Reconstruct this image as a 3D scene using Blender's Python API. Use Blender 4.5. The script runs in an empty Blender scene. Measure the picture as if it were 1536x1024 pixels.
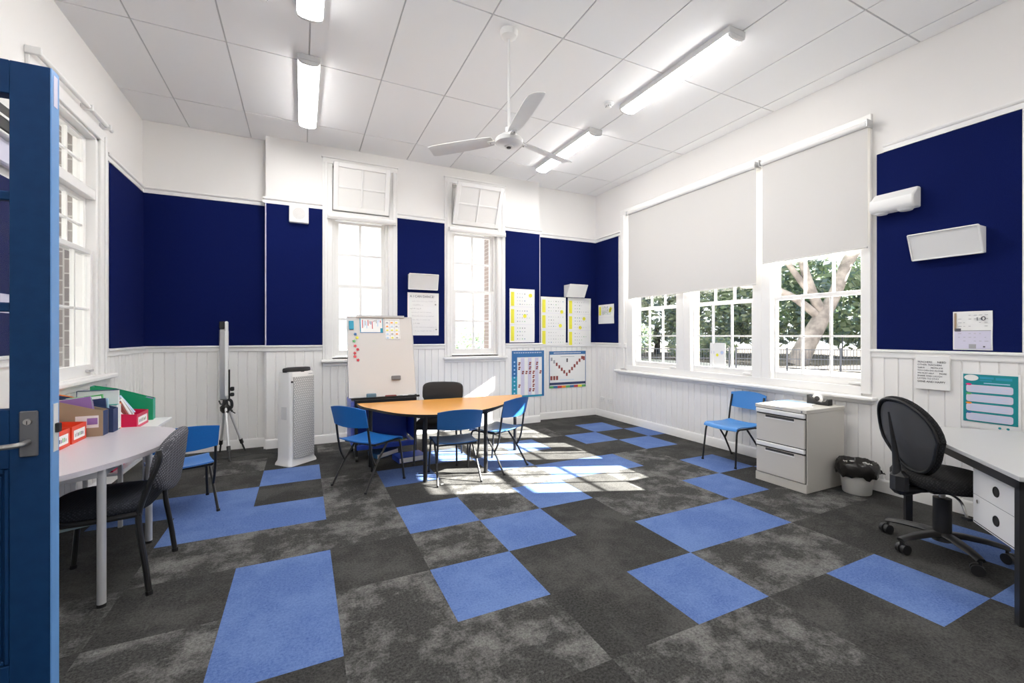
import bpy, math, random
from math import sin, cos, pi, radians as R
from mathutils import Vector, Matrix
random.seed(7)
sc = bpy.context.scene
COL = sc.collection

# ------------------------------------------------------------------ camera, light, exposure
FPX, YAW, HOR, CH = 653.0, R(25.68), 502.8, 1.33
cam = bpy.data.cameras.new('camera'); camo = bpy.data.objects.new('camera', cam); COL.objects.link(camo)
cam.sensor_width = 36.0; cam.lens = FPX/1536*36.0
cam.shift_y = (HOR-512.0)/1536.0
cam.clip_start = 0.05; cam.clip_end = 300
camo.location = (0, 0, CH); camo.rotation_euler = (R(90), 0, -YAW)
sc.camera = camo
w = bpy.data.worlds.new('sky'); sc.world = w; w.use_nodes = True
bg = w.node_tree.nodes['Background']
bg.inputs[0].default_value = (0.93, 0.965, 1.0, 1); bg.inputs[1].default_value = 1.7
sun = bpy.data.lights.new('sun', 'SUN'); suno = bpy.data.objects.new('sun', sun); COL.objects.link(suno)
sun.energy = 58; sun.angle = R(0.6); sun.color = (1.0, 0.95, 0.88)
suno.rotation_euler = Vector((1.55, -0.62, 0.95)).to_track_quat('Z', 'Y').to_euler()
suno.location = (12, -4, 9)
LAMP = 33.0
sc.view_settings.view_transform = 'Standard'; sc.view_settings.look = 'None'
sc.view_settings.exposure = 0.32; sc.view_settings.gamma = 1.0; sc.view_settings.use_curve_mapping = False
sc.cycles.use_denoising = True
sc.cycles.max_bounces = 10; sc.cycles.diffuse_bounces = 6; sc.cycles.transparent_max_bounces = 24
sc.cycles.sample_clamp_indirect = 8
sc.cycles.caustics_reflective = False; sc.cycles.caustics_refractive = False

# ------------------------------------------------------------------ materials
MATS = {}
def srgb(r, g, b):
    f = lambda c: (c/255/12.92) if c/255 <= .04045 else ((c/255+.055)/1.055)**2.4
    return (f(r), f(g), f(b))
def mat(name, col, rough=.6, metal=0, noise=0, scale=40, bump=0, bscale=200, col2=None, spec=.5, emit=0, alpha=1, sheen=0, coat=0):
    if name in MATS: return MATS[name]
    m = bpy.data.materials.new(name); m.use_nodes = True; nt = m.node_tree; b = nt.nodes['Principled BSDF']
    b.inputs['Roughness'].default_value = rough; b.inputs['Metallic'].default_value = metal
    b.inputs['Specular IOR Level'].default_value = spec
    b.inputs['Base Color'].default_value = (*col, 1)
    if coat: b.inputs['Coat Weight'].default_value = coat
    tc = nt.nodes.new('ShaderNodeTexCoord')
    if noise or col2:
        n = nt.nodes.new('ShaderNodeTexNoise'); n.inputs['Scale'].default_value = scale; n.inputs['Detail'].default_value = 4
        nt.links.new(tc.outputs['Object'], n.inputs['Vector'])
        mx = nt.nodes.new('ShaderNodeMix'); mx.data_type = 'RGBA'
        c2 = col2 if col2 else tuple(max(0, c*(1-noise)) for c in col)
        mx.inputs[6].default_value = (*col, 1); mx.inputs[7].default_value = (*c2, 1)
        rp = nt.nodes.new('ShaderNodeMapRange'); rp.inputs[1].default_value = .35; rp.inputs[2].default_value = .65
        nt.links.new(n.outputs['Fac'], rp.inputs[0]); nt.links.new(rp.outputs[0], mx.inputs[0])
        nt.links.new(mx.outputs[2], b.inputs['Base Color'])
    if bump:
        n2 = nt.nodes.new('ShaderNodeTexNoise'); n2.inputs['Scale'].default_value = bscale; n2.inputs['Detail'].default_value = 2
        nt.links.new(tc.outputs['Object'], n2.inputs['Vector'])
        bp = nt.nodes.new('ShaderNodeBump'); bp.inputs['Strength'].default_value = bump; bp.inputs['Distance'].default_value = .002
        nt.links.new(n2.outputs['Fac'], bp.inputs['Height']); nt.links.new(bp.outputs[0], b.inputs['Normal'])
    if emit:
        b.inputs['Emission Color'].default_value = (1, .985, .96, 1); b.inputs['Emission Strength'].default_value = emit
    MATS[name] = m
    return m
def glass_mat():
    m = bpy.data.materials.new('window glass'); m.use_nodes = True; nt = m.node_tree
    for n in list(nt.nodes):
        if n.type != 'OUTPUT_MATERIAL': nt.nodes.remove(n)
    out = nt.nodes['Material Output']
    t = nt.nodes.new('ShaderNodeBsdfTransparent'); t.inputs[0].default_value = (.97, .98, .98, 1)
    g = nt.nodes.new('ShaderNodeBsdfGlossy'); g.inputs['Roughness'].default_value = .02
    f = nt.nodes.new('ShaderNodeLayerWeight'); f.inputs[0].default_value = .25
    mp = nt.nodes.new('ShaderNodeMapRange'); mp.inputs[3].default_value = .02; mp.inputs[4].default_value = .14
    nt.links.new(f.outputs['Fresnel'], mp.inputs[0])
    s = nt.nodes.new('ShaderNodeMixShader'); nt.links.new(mp.outputs[0], s.inputs[0])
    nt.links.new(t.outputs[0], s.inputs[1]); nt.links.new(g.outputs[0], s.inputs[2]); nt.links.new(s.outputs[0], out.inputs[0])
    return m
def carpet(name, c1, c2, mott=None, mscale=3.2):
    m = bpy.data.materials.new(name); m.use_nodes = True; nt = m.node_tree; b = nt.nodes['Principled BSDF']
    b.inputs['Roughness'].default_value = .95; b.inputs['Specular IOR Level'].default_value = .12
    tc = nt.nodes.new('ShaderNodeTexCoord')
    n = nt.nodes.new('ShaderNodeTexNoise'); n.inputs['Scale'].default_value = 85; n.inputs['Detail'].default_value = 4; n.inputs['Roughness'].default_value = .85
    nt.links.new(tc.outputs['Object'], n.inputs['Vector'])
    rp = nt.nodes.new('ShaderNodeMapRange'); rp.inputs[1].default_value = .38; rp.inputs[2].default_value = .64
    nt.links.new(n.outputs['Fac'], rp.inputs[0])
    mx = nt.nodes.new('ShaderNodeMix'); mx.data_type = 'RGBA'
    mx.inputs[6].default_value = (*c1, 1); mx.inputs[7].default_value = (*c2, 1); nt.links.new(rp.outputs[0], mx.inputs[0])
    last = mx.outputs[2]
    if mott:
        n2 = nt.nodes.new('ShaderNodeTexNoise'); n2.inputs['Scale'].default_value = mscale; n2.inputs['Detail'].default_value = 8; n2.inputs['Roughness'].default_value = .72
        nt.links.new(tc.outputs['Object'], n2.inputs['Vector'])
        r2 = nt.nodes.new('ShaderNodeMapRange'); r2.inputs[1].default_value = .46; r2.inputs[2].default_value = .60
        nt.links.new(n2.outputs['Fac'], r2.inputs[0])
        ml = nt.nodes.new('ShaderNodeMath'); ml.operation = 'MULTIPLY'; ad = nt.nodes.new('ShaderNodeMath'); ad.operation = 'MULTIPLY_ADD'
        ad.inputs[1].default_value = .65; ad.inputs[2].default_value = .35
        nt.links.new(rp.outputs[0], ad.inputs[0]); nt.links.new(ad.outputs[0], ml.inputs[0]); nt.links.new(r2.outputs[0], ml.inputs[1])
        m2 = nt.nodes.new('ShaderNodeMix'); m2.data_type = 'RGBA'; m2.inputs[7].default_value = (*mott, 1)
        nt.links.new(ml.outputs[0], m2.inputs[0]); nt.links.new(last, m2.inputs[6]); last = m2.outputs[2]
    nt.links.new(last, b.inputs['Base Color'])
    bp = nt.nodes.new('ShaderNodeBump'); bp.inputs['Strength'].default_value = .5; bp.inputs['Distance'].default_value = .004
    nt.links.new(n.outputs['Fac'], bp.inputs['Height']); nt.links.new(bp.outputs[0], b.inputs['Normal'])
    return m
def brick_mat(name, c1, c2, mortar, sx=1):
    m = bpy.data.materials.new(name); m.use_nodes = True; nt = m.node_tree; b = nt.nodes['Principled BSDF']; b.inputs['Roughness'].default_value = .9
    tc = nt.nodes.new('ShaderNodeTexCoord'); mp = nt.nodes.new('ShaderNodeMapping'); mp.inputs['Rotation'].default_value = (R(90), 0, 0) if sx else (R(90), 0, R(90))
    br = nt.nodes.new('ShaderNodeTexBrick'); br.inputs['Scale'].default_value = 4.2; br.inputs['Mortar Size'].default_value = .025
    br.inputs[1].default_value = (*c1, 1); br.inputs[2].default_value = (*c2, 1); br.inputs[3].default_value = (*mortar, 1)
    nt.links.new(tc.outputs['Object'], mp.inputs[0]); nt.links.new(mp.outputs[0], br.inputs[0]); nt.links.new(br.outputs[0], b.inputs['Base Color'])
    return m
def hatch(name, c1, c2, scale=90, rough=.9):
    """woven fabric / perforated look: fine checker weave"""
    m = bpy.data.materials.new(name); m.use_nodes = True; nt = m.node_tree; b = nt.nodes['Principled BSDF']
    b.inputs['Roughness'].default_value = rough; b.inputs['Specular IOR Level'].default_value = .3
    tc = nt.nodes.new('ShaderNodeTexCoord')
    v = nt.nodes.new('ShaderNodeTexVoronoi'); v.inputs['Scale'].default_value = scale; v.inputs['Randomness'].default_value = 0.0
    mp = nt.nodes.new('ShaderNodeMapping'); mp.inputs['Rotation'].default_value = (R(45), R(0), R(45))
    nt.links.new(tc.outputs['Object'], mp.inputs[0]); nt.links.new(mp.outputs[0], v.inputs['Vector'])
    rp = nt.nodes.new('ShaderNodeMapRange'); rp.inputs[1].default_value = .3; rp.inputs[2].default_value = .45
    nt.links.new(v.outputs['Distance'], rp.inputs[0])
    mx = nt.nodes.new('ShaderNodeMix'); mx.data_type = 'RGBA'; mx.inputs[6].default_value = (*c1, 1); mx.inputs[7].default_value = (*c2, 1)
    nt.links.new(rp.outputs[0], mx.inputs[0]); nt.links.new(mx.outputs[2], b.inputs['Base Color'])
    bp = nt.nodes.new('ShaderNodeBump'); bp.inputs['Strength'].default_value = .3; bp.inputs['Distance'].default_value = .002; bp.invert = True
    nt.links.new(rp.outputs[0], bp.inputs['Height']); nt.links.new(bp.outputs[0], b.inputs['Normal'])
    return m

M_WALL = mat('upper wall paint', (.85, .834, .815), .85, bump=.15, bscale=60)
M_TRIM = mat('white gloss trim', (.87, .862, .848), .38)
M_BEAD = mat('white beadboard paint', (.88, .87, .855), .5)
M_CEIL = mat('ceiling board', (.93, .93, .93), .9, bump=.2, bscale=300)
M_CEILG = mat('ceiling joint', (.62, .62, .62), .9)
M_FELT = mat('navy pinboard felt', (.0028, .0075, .066), .95, col2=(.0055, .012, .092), scale=260, bump=.8, bscale=400, spec=.1)
M_BLIND = mat('blind fabric', (.66, .645, .625), .85, bump=.1, bscale=500)
M_WHITE = mat('white plastic', (.85, .85, .84), .35)
M_PAPER = mat('white paper', (.86, .86, .85), .7)
M_BOARD = mat('whiteboard enamel', (.66, .64, .62), .25)
M_LAMP = mat('lit diffuser', (.9, .9, .9), .5, emit=LAMP)
M_LAMPB = mat('lamp body grey white', (.72, .72, .72), .4)
M_GLASS = glass_mat(); M_FROST = mat('painted-over glass', (.84, .83, .81), .4)
M_DOORB = mat('navy door paint', (.004, .034, .115), .55, col2=(.005, .040, .13), scale=30, spec=.2)
M_DOORE = mat('light blue door edge paint', (.13, .32, .66), .4)
M_STEEL = mat('brushed steel', (.42, .41, .40), .38, metal=.9)
M_PLATE = mat('dark satin plate', (.15, .155, .17), .4, metal=.5)
M_CHROME = mat('chrome', (.8, .8, .8), .15, metal=1)
M_BLACK = mat('black plastic', (.012, .012, .013), .45)
M_BLKMET = mat('black powder coat', (.014, .014, .015), .35)
M_DARK = mat('near black', (.006, .006, .007), .6)
M_BLUE = mat('bright blue polypropylene', (.013, .15, .50), .32, col2=(.016, .17, .54), scale=200, bump=.15, bscale=600)
M_BLUE2 = mat('darker blue polypropylene', (.020, .105, .30), .32, col2=(.024, .12, .33), scale=200, bump=.15, bscale=600)
M_BLUE3 = mat('mid blue polypropylene', (.05, .22, .56), .35, col2=(.055, .24, .60), scale=200, bump=.15, bscale=600)
M_TUB = mat('royal blue tub plastic', (.012, .05, .36), .4)
M_TUBP = mat('periwinkle side panel', (.10, .14, .50), .4)
M_LAM = mat('pale grey laminate', (.62, .585, .63), .3, col2=(.60, .57, .61), scale=120, coat=.2)
M_LAMW = mat('white laminate', (.80, .80, .80), .3)
M_DESK = mat('white grey desk top', (.50, .50, .50), .4)
M_ORANGE = mat('orange laminate', (.90, .42, .085), .28, col2=(.88, .40, .075), scale=30, coat=.3)
M_LEGSIL = mat('silver leg paint', (.62, .62, .63), .3, metal=.3)
M_CAB = mat('light grey cabinet enamel', (.58, .557, .515), .4)
M_CABD = mat('cabinet shadow gap', (.04, .04, .04), .6)
M_ALU = mat('aluminium', (.62, .62, .62), .3, metal=.8)
M_FGREY = hatch('grey woven fabric', (.25, .25, .28), (.07, .07, .082), 95)
M_FDK = hatch('dark slate woven fabric', (.035, .038, .050), (.014, .016, .022), 95)
M_FBLK = hatch('black woven fabric', (.030, .030, .032), (.010, .010, .011), 90)
M_FCHAR = mat('charcoal fabric', (.028, .028, .030), .9, bump=.4, bscale=500)
M_BAG = mat('black bin liner', (.02, .018, .017), .25)
M_BIN = mat('off white bin plastic', (.70, .69, .66), .4)
M_RED = mat('orange red plastic', (.80, .06, .018), .35)
M_PINK = mat('crimson pink plastic', (.62, .006, .07), .35)
M_PINKL = mat('bright pink plastic', (.85, .03, .22), .35)
M_ORG = mat('orange plastic', (.95, .30, .01), .35)
M_TEAL = mat('teal green plastic', (.0, .42, .30), .35)
M_TEALD = mat('green plastic side', (.0, .30, .13), .4)
M_BROWN = mat('brown card', (.36, .27, .18), .8)
M_NAVY = mat('navy card', (.02, .04, .12), .6)
M_PURP = mat('purple card', (.30, .16, .42), .6)
M_YEL = mat('yellow highlighter', (.85, .80, .06), .6)
M_INK = mat('grey ink', (.10, .10, .12), .7)
M_INKL = mat('pale ink', (.38, .38, .40), .7)
M_PBLUE = mat('poster blue', (.03, .15, .38), .5)
M_PTEAL = mat('poster teal', (.0, .24, .27), .5)
M_PCYAN = mat('poster cyan', (.02, .30, .45), .5)
M_PBRN = mat('poster brown red', (.28, .06, .05), .5)
M_PLILAC = mat('poster lilac', (.66, .64, .78), .5)
M_GREEN = mat('green print', (.12, .45, .15), .5)
M_REDP = mat('red print', (.60, .04, .06), .5)
M_PALEB = mat('pale blue print', (.45, .65, .85), .5)
M_MESH = mat('pale mesh screen', (.72, .71, .70), .6)
M_PUR = mat('purifier grey white', (.90, .89, .87), .4)
M_PURF = hatch('purifier perforated front', (.80, .79, .77), (.46, .455, .44), 60, .5)
M_TEALSEAT = mat('pale aqua plastic', (.50, .68, .68), .4)
C_BLUE = carpet('blue carpet tile', (.060, .11, .29), (.125, .20, .42), (.14, .22, .44), 1.6)
C_DARK = carpet('dark grey carpet tile', (.020, .020, .019), (.066, .065, .063), (.085, .084, .08), 2.2)
C_MOTT = carpet('mottled grey carpet tile', (.024, .024, .023), (.085, .084, .081), (.21, .207, .20), 3.6)

# ------------------------------------------------------------------ mesh builder
class MB:
    def __init__(s):
        s.v = []; s.f = []; s.mi = []; s.mats = []; s.T = Matrix.Identity(4)
    def m(s, material):
        if material not in s.mats: s.mats.append(material)
        return s.mats.index(material)
    def add(s, vs, fs, material):
        o = len(s.v); i = s.m(material)
        s.v += [tuple(s.T @ Vector(p)) for p in vs]
        for f in fs: s.f.append(tuple(o+k for k in f)); s.mi.append(i)
        return s
    def box(s, x0, x1, y0, y1, z0, z1, material, b=0):
        if x0 > x1: x0, x1 = x1, x0
        if y0 > y1: y0, y1 = y1, y0
        if z0 > z1: z0, z1 = z1, z0
        b = min(b, (x1-x0)*.45, (y1-y0)*.45, (z1-z0)*.45)
        if b <= 0:
            vs = [(x, y, z) for z in (z0, z1) for y in (y0, y1) for x in (x0, x1)]
            return s.add(vs, [(0, 2, 3, 1), (4, 5, 7, 6), (0, 1, 5, 4), (2, 6, 7, 3), (0, 4, 6, 2), (1, 3, 7, 5)], material)
        # chamfered box
        vs = []; idx = {}
        for a in (0, 1):
            for c in (0, 1):
                for d in (0, 1):
                    X = (x0, x1)[a]; Y = (y0, y1)[c]; Z = (z0, z1)[d]
                    ix = X+(b if a == 0 else -b); iy = Y+(b if c == 0 else -b); iz = Z+(b if d == 0 else -b)
                    idx[a, c, d, 'x'] = len(vs); vs.append((X, iy, iz))
                    idx[a, c, d, 'y'] = len(vs); vs.append((ix, Y, iz))
                    idx[a, c, d, 'z'] = len(vs); vs.append((ix, iy, Z))
        g = lambda a, c, d, k: idx[a, c, d, k]
        fs = []
        for a in (0, 1):
            q = [g(a, 0, 0, 'x'), g(a, 1, 0, 'x'), g(a, 1, 1, 'x'), g(a, 0, 1, 'x')]; fs.append(q if a else q[::-1])
            q = [g(0, a, 0, 'y'), g(1, a, 0, 'y'), g(1, a, 1, 'y'), g(0, a, 1, 'y')]; fs.append(q[::-1] if a else q)
            q = [g(0, 0, a, 'z'), g(1, 0, a, 'z'), g(1, 1, a, 'z'), g(0, 1, a, 'z')]; fs.append(q if a else q[::-1])
        for a in (0, 1):
            for c in (0, 1):
                q = [g(a, c, 0, 'x'), g(a, c, 0, 'y'), g(a, c, 1, 'y'), g(a, c, 1, 'x')]; fs.append(q if (a ^ c) else q[::-1])
                q = [g(a, 0, c, 'x'), g(a, 0, c, 'z'), g(a, 1, c, 'z'), g(a, 1, c, 'x')]; fs.append(q if not (a ^ c) else q[::-1])
                q = [g(0, a, c, 'y'), g(0, a, c, 'z'), g(1, a, c, 'z'), g(1, a, c, 'y')]; fs.append(q if (a ^ c) else q[::-1])
        for a in (0, 1):
            for c in (0, 1):
                for d in (0, 1):
                    t = [g(a, c, d, 'x'), g(a, c, d, 'y'), g(a, c, d, 'z')]; fs.append(t if (a+c+d) % 2 else t[::-1])
        return s.add(vs, fs, material)
    def tube(s, pts, r, material, seg=10, cap=True):
        pts = [Vector(p) for p in pts]; n = len(pts)
        rs = r if isinstance(r, (list, tuple)) else [r]*n
        d0 = (pts[1]-pts[0]).normalized()
        up = Vector((0, 0, 1)) if abs(d0.z) < .9 else Vector((0, 1, 0))
        u = d0.cross(up).normalized(); vs = []
        for i in range(n):
            if i == 0: t = pts[1]-pts[0]
            elif i == n-1: t = pts[-1]-pts[-2]
            else: t = (pts[i+1]-pts[i]).normalized()+(pts[i]-pts[i-1]).normalized()
            t.normalize(); u = (u-t*u.dot(t)).normalized(); w_ = t.cross(u)
            for k in range(seg):
                a = 2*pi*k/seg; vs.append(pts[i]+(u*cos(a)+w_*sin(a))*rs[i])
        fs = [(i*seg+k, i*seg+(k+1) % seg, (i+1)*seg+(k+1) % seg, (i+1)*seg+k) for i in range(n-1) for k in range(seg)]
        if cap: fs += [tuple(range(seg))[::-1], tuple((n-1)*seg+k for k in range(seg))]
        return s.add(vs, fs, material)
    def lathe(s, prof, material, c=(0, 0), seg=24, sx=1, sy=1):
        vs = []; n = len(prof)
        for r, z in prof:
            for k in range(seg):
                a = 2*pi*k/seg; vs.append((c[0]+r*cos(a)*sx, c[1]+r*sin(a)*sy, z))
        fs = [(i*seg+k, i*seg+(k+1) % seg, (i+1)*seg+(k+1) % seg, (i+1)*seg+k) for i in range(n-1) for k in range(seg)]
        if prof[0][0] > 1e-4: fs.append(tuple(range(seg))[::-1])
        if prof[-1][0] > 1e-4: fs.append(tuple((n-1)*seg+k for k in range(seg)))
        return s.add(vs, fs, material)
    def prism(s, poly, z0, z1, material, side=None):
        """poly in XY (counter-clockwise), from z0 to z1"""
        n = len(poly); vs = [(x, y, z0) for x, y in poly]+[(x, y, z1) for x, y in poly]
        s.add(vs, [tuple(range(n))[::-1], tuple(range(n, 2*n))], material)
        return s.add(vs, [(k, (k+1) % n, n+(k+1) % n, n+k) for k in range(n)], side or material)
    def sheet(s, grid, th, material):
        """grid[i][j] of points, thickened along local normals"""
        a = len(grid); b = len(grid[0]); P = [[Vector(p) for p in row] for row in grid]; vs = []; back = []
        for i in range(a):
            for j in range(b):
                du = P[min(i+1, a-1)][j]-P[max(i-1, 0)][j]; dv = P[i][min(j+1, b-1)]-P[i][max(j-1, 0)]
                nn = du.cross(dv)
                nn = nn.normalized() if nn.length > 1e-9 else Vector((0, 0, 1))
                vs.append(P[i][j]+nn*th/2); back.append(P[i][j]-nn*th/2)
        N = a*b; vs += back; fs = []
        ix = lambda i, j: i*b+j
        for i in range(a-1):
            for j in range(b-1):
                fs.append((ix(i, j), ix(i+1, j), ix(i+1, j+1), ix(i, j+1)))
                fs.append((N+ix(i, j), N+ix(i, j+1), N+ix(i+1, j+1), N+ix(i+1, j)))
        loop = [ix(i, 0) for i in range(a)]+[ix(a-1, j) for j in range(1, b)]+[ix(i, b-1) for i in range(a-2, -1, -1)]+[ix(0, j) for j in range(b-2, 0, -1)]
        for k in range(len(loop)):
            p, q = loop[k], loop[(k+1) % len(loop)]; fs.append((p, N+p, N+q, q))
        return s.add(vs, fs, material)
    def disc(s, c, ax, r, th, material, seg=20):
        c = Vector(c); a = Vector(ax).normalized()
        return s.tube([c-a*th/2, c+a*th/2], r, material, seg)
    def text(s, txt, size, M, material, ext=.0004, align='LEFT'):
        cu = bpy.data.curves.new('lettering', 'FONT'); cu.body = txt; cu.size = size; cu.extrude = ext; cu.align_x = align; cu.resolution_u = 2
        o = bpy.data.objects.new('lettering', cu); COL.objects.link(o)
        dg = bpy.context.evaluated_depsgraph_get(); me = bpy.data.meshes.new_from_object(o.evaluated_get(dg))
        old = s.T; s.T = s.T @ M
        s.add([tuple(v.co) for v in me.vertices], [tuple(p.vertices) for p in me.polygons], material)
        s.T = old
        bpy.data.objects.remove(o); bpy.data.curves.remove(cu); bpy.data.meshes.remove(me)
        return s
    def build(s, name, parent=None, bevel=0, smooth=True, subsurf=0, ang=35):
        me = bpy.data.meshes.new(name); me.from_pydata(s.v, [], s.f)
        for m_ in s.mats: me.materials.append(m_)
        me.polygons.foreach_set('material_index', s.mi)
        if smooth:
            me.polygons.foreach_set('use_smooth', [True]*len(s.f)); me.update(); me.set_sharp_from_angle(angle=R(ang))
        me.update(); me.validate()
        o = bpy.data.objects.new(name, me); COL.objects.link(o)
        if parent is not None: o.parent = parent
        if bevel:
            b = o.modifiers.new('bevel', 'BEVEL'); b.width = bevel; b.segments = 2; b.limit_method = 'ANGLE'; b.angle_limit = R(40)
        if subsurf:
            q = o.modifiers.new('sub', 'SUBSURF'); q.levels = subsurf; q.render_levels = subsurf
        return o
def thing(name, label, cat, loc=(0, 0, 0), rz=0, group=None):
    o = bpy.data.objects.new(name, None); COL.objects.link(o); o.location = loc; o.rotation_euler = (0, 0, rz); o.empty_display_size = .1
    tag(o, label, cat, group); return o
def tag(o, label, cat, group=None):
    o['label'] = label; o['category'] = cat
    if group: o['group'] = group
    return o
def struct(o): o['kind'] = 'structure'; return o
def copy_tree(o, parent=None):
    c = o.copy(); COL.objects.link(c); c.parent = parent
    for ch in list(o.children): copy_tree(ch, c)
    return c
def place(o, loc, rz, label, group=None):
    o.location = loc; o.rotation_euler = (0, 0, rz); o['label'] = label
    if group: o['group'] = group
    return o
def smooth_path(pts, n=6):
    """Catmull-Rom through points"""
    P = [Vector(p) for p in pts]; P = [P[0]*2-P[1]]+P+[P[-1]*2-P[-2]]; out = []
    for i in range(1, len(P)-2):
        for k in range(n):
            t = k/n; a, b, c, d = P[i-1], P[i], P[i+1], P[i+2]
            out.append(.5*((2*b)+(c-a)*t+(2*a-5*b+4*c-d)*t*t+(3*b-a-3*c+d)*t**3))
    out.append(P[-2]); return out

# ------------------------------------------------------------------ room dimensions
XL, XR, YB, YP, ZC, YR = -1.57, 4.45, 6.0, 5.85, 3.67, -1.7
PX0, PX1 = -0.39, 3.28
def holes_boxes(mb, a0, a1, z0, z1, holes, put):
    As = sorted({a0, a1, *[h[0] for h in holes], *[h[1] for h in holes]}); Zs = sorted({z0, z1, *[h[2] for h in holes], *[h[3] for h in holes]})
    for i in range(len(As)-1):
        j = 0
        while j < len(Zs)-1:
            am = (As[i]+As[i+1])/2
            solid = lambda jj: not any(h[0] < am < h[1] and h[2] < (Zs[jj]+Zs[jj+1])/2 < h[3] for h in holes)
            if not solid(j): j += 1; continue
            k = j
            while k+1 < len(Zs)-1 and solid(k+1): k += 1
            put(mb, As[i], As[i+1], Zs[j], Zs[k+1]); j = k+1

# floor as half metre carpet tiles (one mesh)
S0, OX, OY = .497, .154, 1.93
blue = {(-1, 0), (-1, 1), (-1, 5), (-1, 3), (-2, 3), (-2, 4), (-3, 4), (1, 4), (1, 2), (2, 1), (1, 0), (3, 2), (4, 3), (5, 3), (4, 0), (5, 0), (3, -1), (6, 1), (7, 2),
        (7, 4), (5, -2), (7, -2), (6, -3), (7, 6), (6, 5), (8, 5), (8, 1), (3, 4), (4, 5), (2, 5), (-2, -3), (1, -4), (3, -5), (0, -6)}
mott = {(2, 2), (1, 1), (0, 0), (0, 2), (5, 1), (4, -1), (6, 0), (2, 3), (0, -1), (-2, 2), (1, -1), (5, -1), (3, 3), (0, 3), (-2, 0), (-3, 1), (6, 3), (5, 2), (-1, 2), (2, -2), (3, -3), (7, 0), (6, -4), (0, 7)}
fl = MB()
x_lo, x_hi, y_lo, y_hi = -3.0, XR, YR, YB
for i in range(-8, 11):
    for j in range(-10, 10):
        x0 = max(OX+i*S0, x_lo); x1 = min(OX+(i+1)*S0, x_hi); y0 = max(OY+j*S0, y_lo); y1 = min(OY+(j+1)*S0, y_hi)
        if x1 <= x0 or y1 <= y0: continue
        m_ = C_BLUE if (i, j) in blue else (C_MOTT if ((i, j) in mott or (i*7+j*13+i*j) % 7 == 3) else C_DARK)
        fl.add([(x0, y0, 0), (x1, y0, 0), (x1, y1, 0), (x0, y1, 0)], [(0, 1, 2, 3)], m_)
fl.box(x_lo, x_hi, y_lo, y_hi, -.12, -.004, C_DARK)
struct(fl.build('floor', smooth=False))

# ceiling boards with recessed joints
ce = MB(); ce.box(-3.0, XR, YR, YB, ZC+.008, ZC+.12, M_CEILG)
xs = [-3.0]+[x for x in [-1.15+.6*k for k in range(-3, 10)] if -3 < x < XR]+[XR]
ys = [YR]+[y for y in [1.72+1.2*k for k in range(-3, 4)] if YR < y < YB]+[YB]
g = .006
for a, b in zip(xs[:-1], xs[1:]):
    for c, d in zip(ys[:-1], ys[1:]): ce.box(a+g, b-g, c+g, d-g, ZC, ZC+.0085, M_CEIL)
struct(ce.build('ceiling', smooth=False))

# walls ------------------------------------------------------------
RW_HOLE = (2.10, 5.12, .86, 3.17)
wr = MB()
holes_boxes(wr, YR-.3, YB+.3, -.12, ZC+.12, [RW_HOLE], lambda m, a, b, c, d: m.box(XR, XR+.10, a, b, c, d, M_WALL))
struct(wr.build('wall_right', smooth=False))
M_REND = mat('cream exterior render', (.34, .30, .25), .8, bump=.2, bscale=80)
wo = MB(); RH2 = (2.06, 5.16, .80, 3.17)
holes_boxes(wo, YR-.3, YB+.3, -.5, ZC+.12, [(2.08, 2.98, .80, 3.17), (3.10, 4.02, .80, 3.17), (4.16, 5.10, .80, 3.17)], lambda m, a, b, c, d: m.box(XR+.101, XR+.17, a, b, c, d, M_REND))
struct(wo.build('wall_outer_right', smooth=False))
BW1 = (.32, 1.03, 1.05, 3.46); BW2 = (1.86, 2.59, 1.05, 3.46)
wb = MB()
wb.box(XL-.3, PX0, YB, YB+.12, -.12, ZC+.12, M_WALL); wb.box(PX1, XR+.3, YB, YB+.12, -.12, ZC+.12, M_WALL)
holes_boxes(wb, PX0, PX1, -.12, ZC+.12, [BW1, BW2], lambda m, a, b, c, d: m.box(a, b, YP, YB+.12, c, d, M_WALL))
struct(wb.build('wall_back', smooth=False))
M_BRICK = brick_mat('pale brick', (.27, .215, .205), (.22, .19, .19), (.36, .345, .34))
wbo = MB()
holes_boxes(wbo, XL-.3, XR+.3, -.5, ZC+.12, [(.34, 1.01, 1.02, 2.9), (1.88, 2.57, 1.02, 2.9)], lambda m, a, b, c, d: m.box(a, b, YB+.121, YB+.36, c, d, M_BRICK))
struct(wbo.build('wall_outer_back', smooth=False))
LH = (3.90, 4.88, 1.0, 3.0); DH = (.76, 1.70, -.005, 2.11)
wl = MB()
holes_boxes(wl, YR-.3, YB+.3, -.12, ZC+.12, [LH, DH], lambda m, a, b, c, d: m.box(XL-.16, XL, a, b, c, d, M_WALL))
struct(wl.build('wall_left', smooth=False))
M_BRICK2 = brick_mat('grey brick', (.30, .27, .26), (.22, .20, .20), (.5, .48, .46), 0)
wlo = MB()
holes_boxes(wlo, 2.2, YB+.3, -.5, ZC+.12, [(3.92, 4.86, .98, 3.0)], lambda m, a, b, c, d: m.box(XL-.36, XL-.161, a, b, c, d, M_BRICK2))
struct(wlo.build('wall_outer_left', smooth=False))
rw = MB(); rw.box(-3.1, XR+.16, YR-.15, YR, -.12, ZC+.12, M_WALL); struct(rw.build('wall_rear', smooth=False))
cw = MB(); cw.box(-3.15, -3.0, YR-.15, 2.3, -.12, ZC+.12, M_WALL); cw.box(-3.0, XL-.16, 2.15, 2.3, -.12, ZC+.12, M_WALL)
struct(cw.build('wall_corridor', smooth=False))

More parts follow.
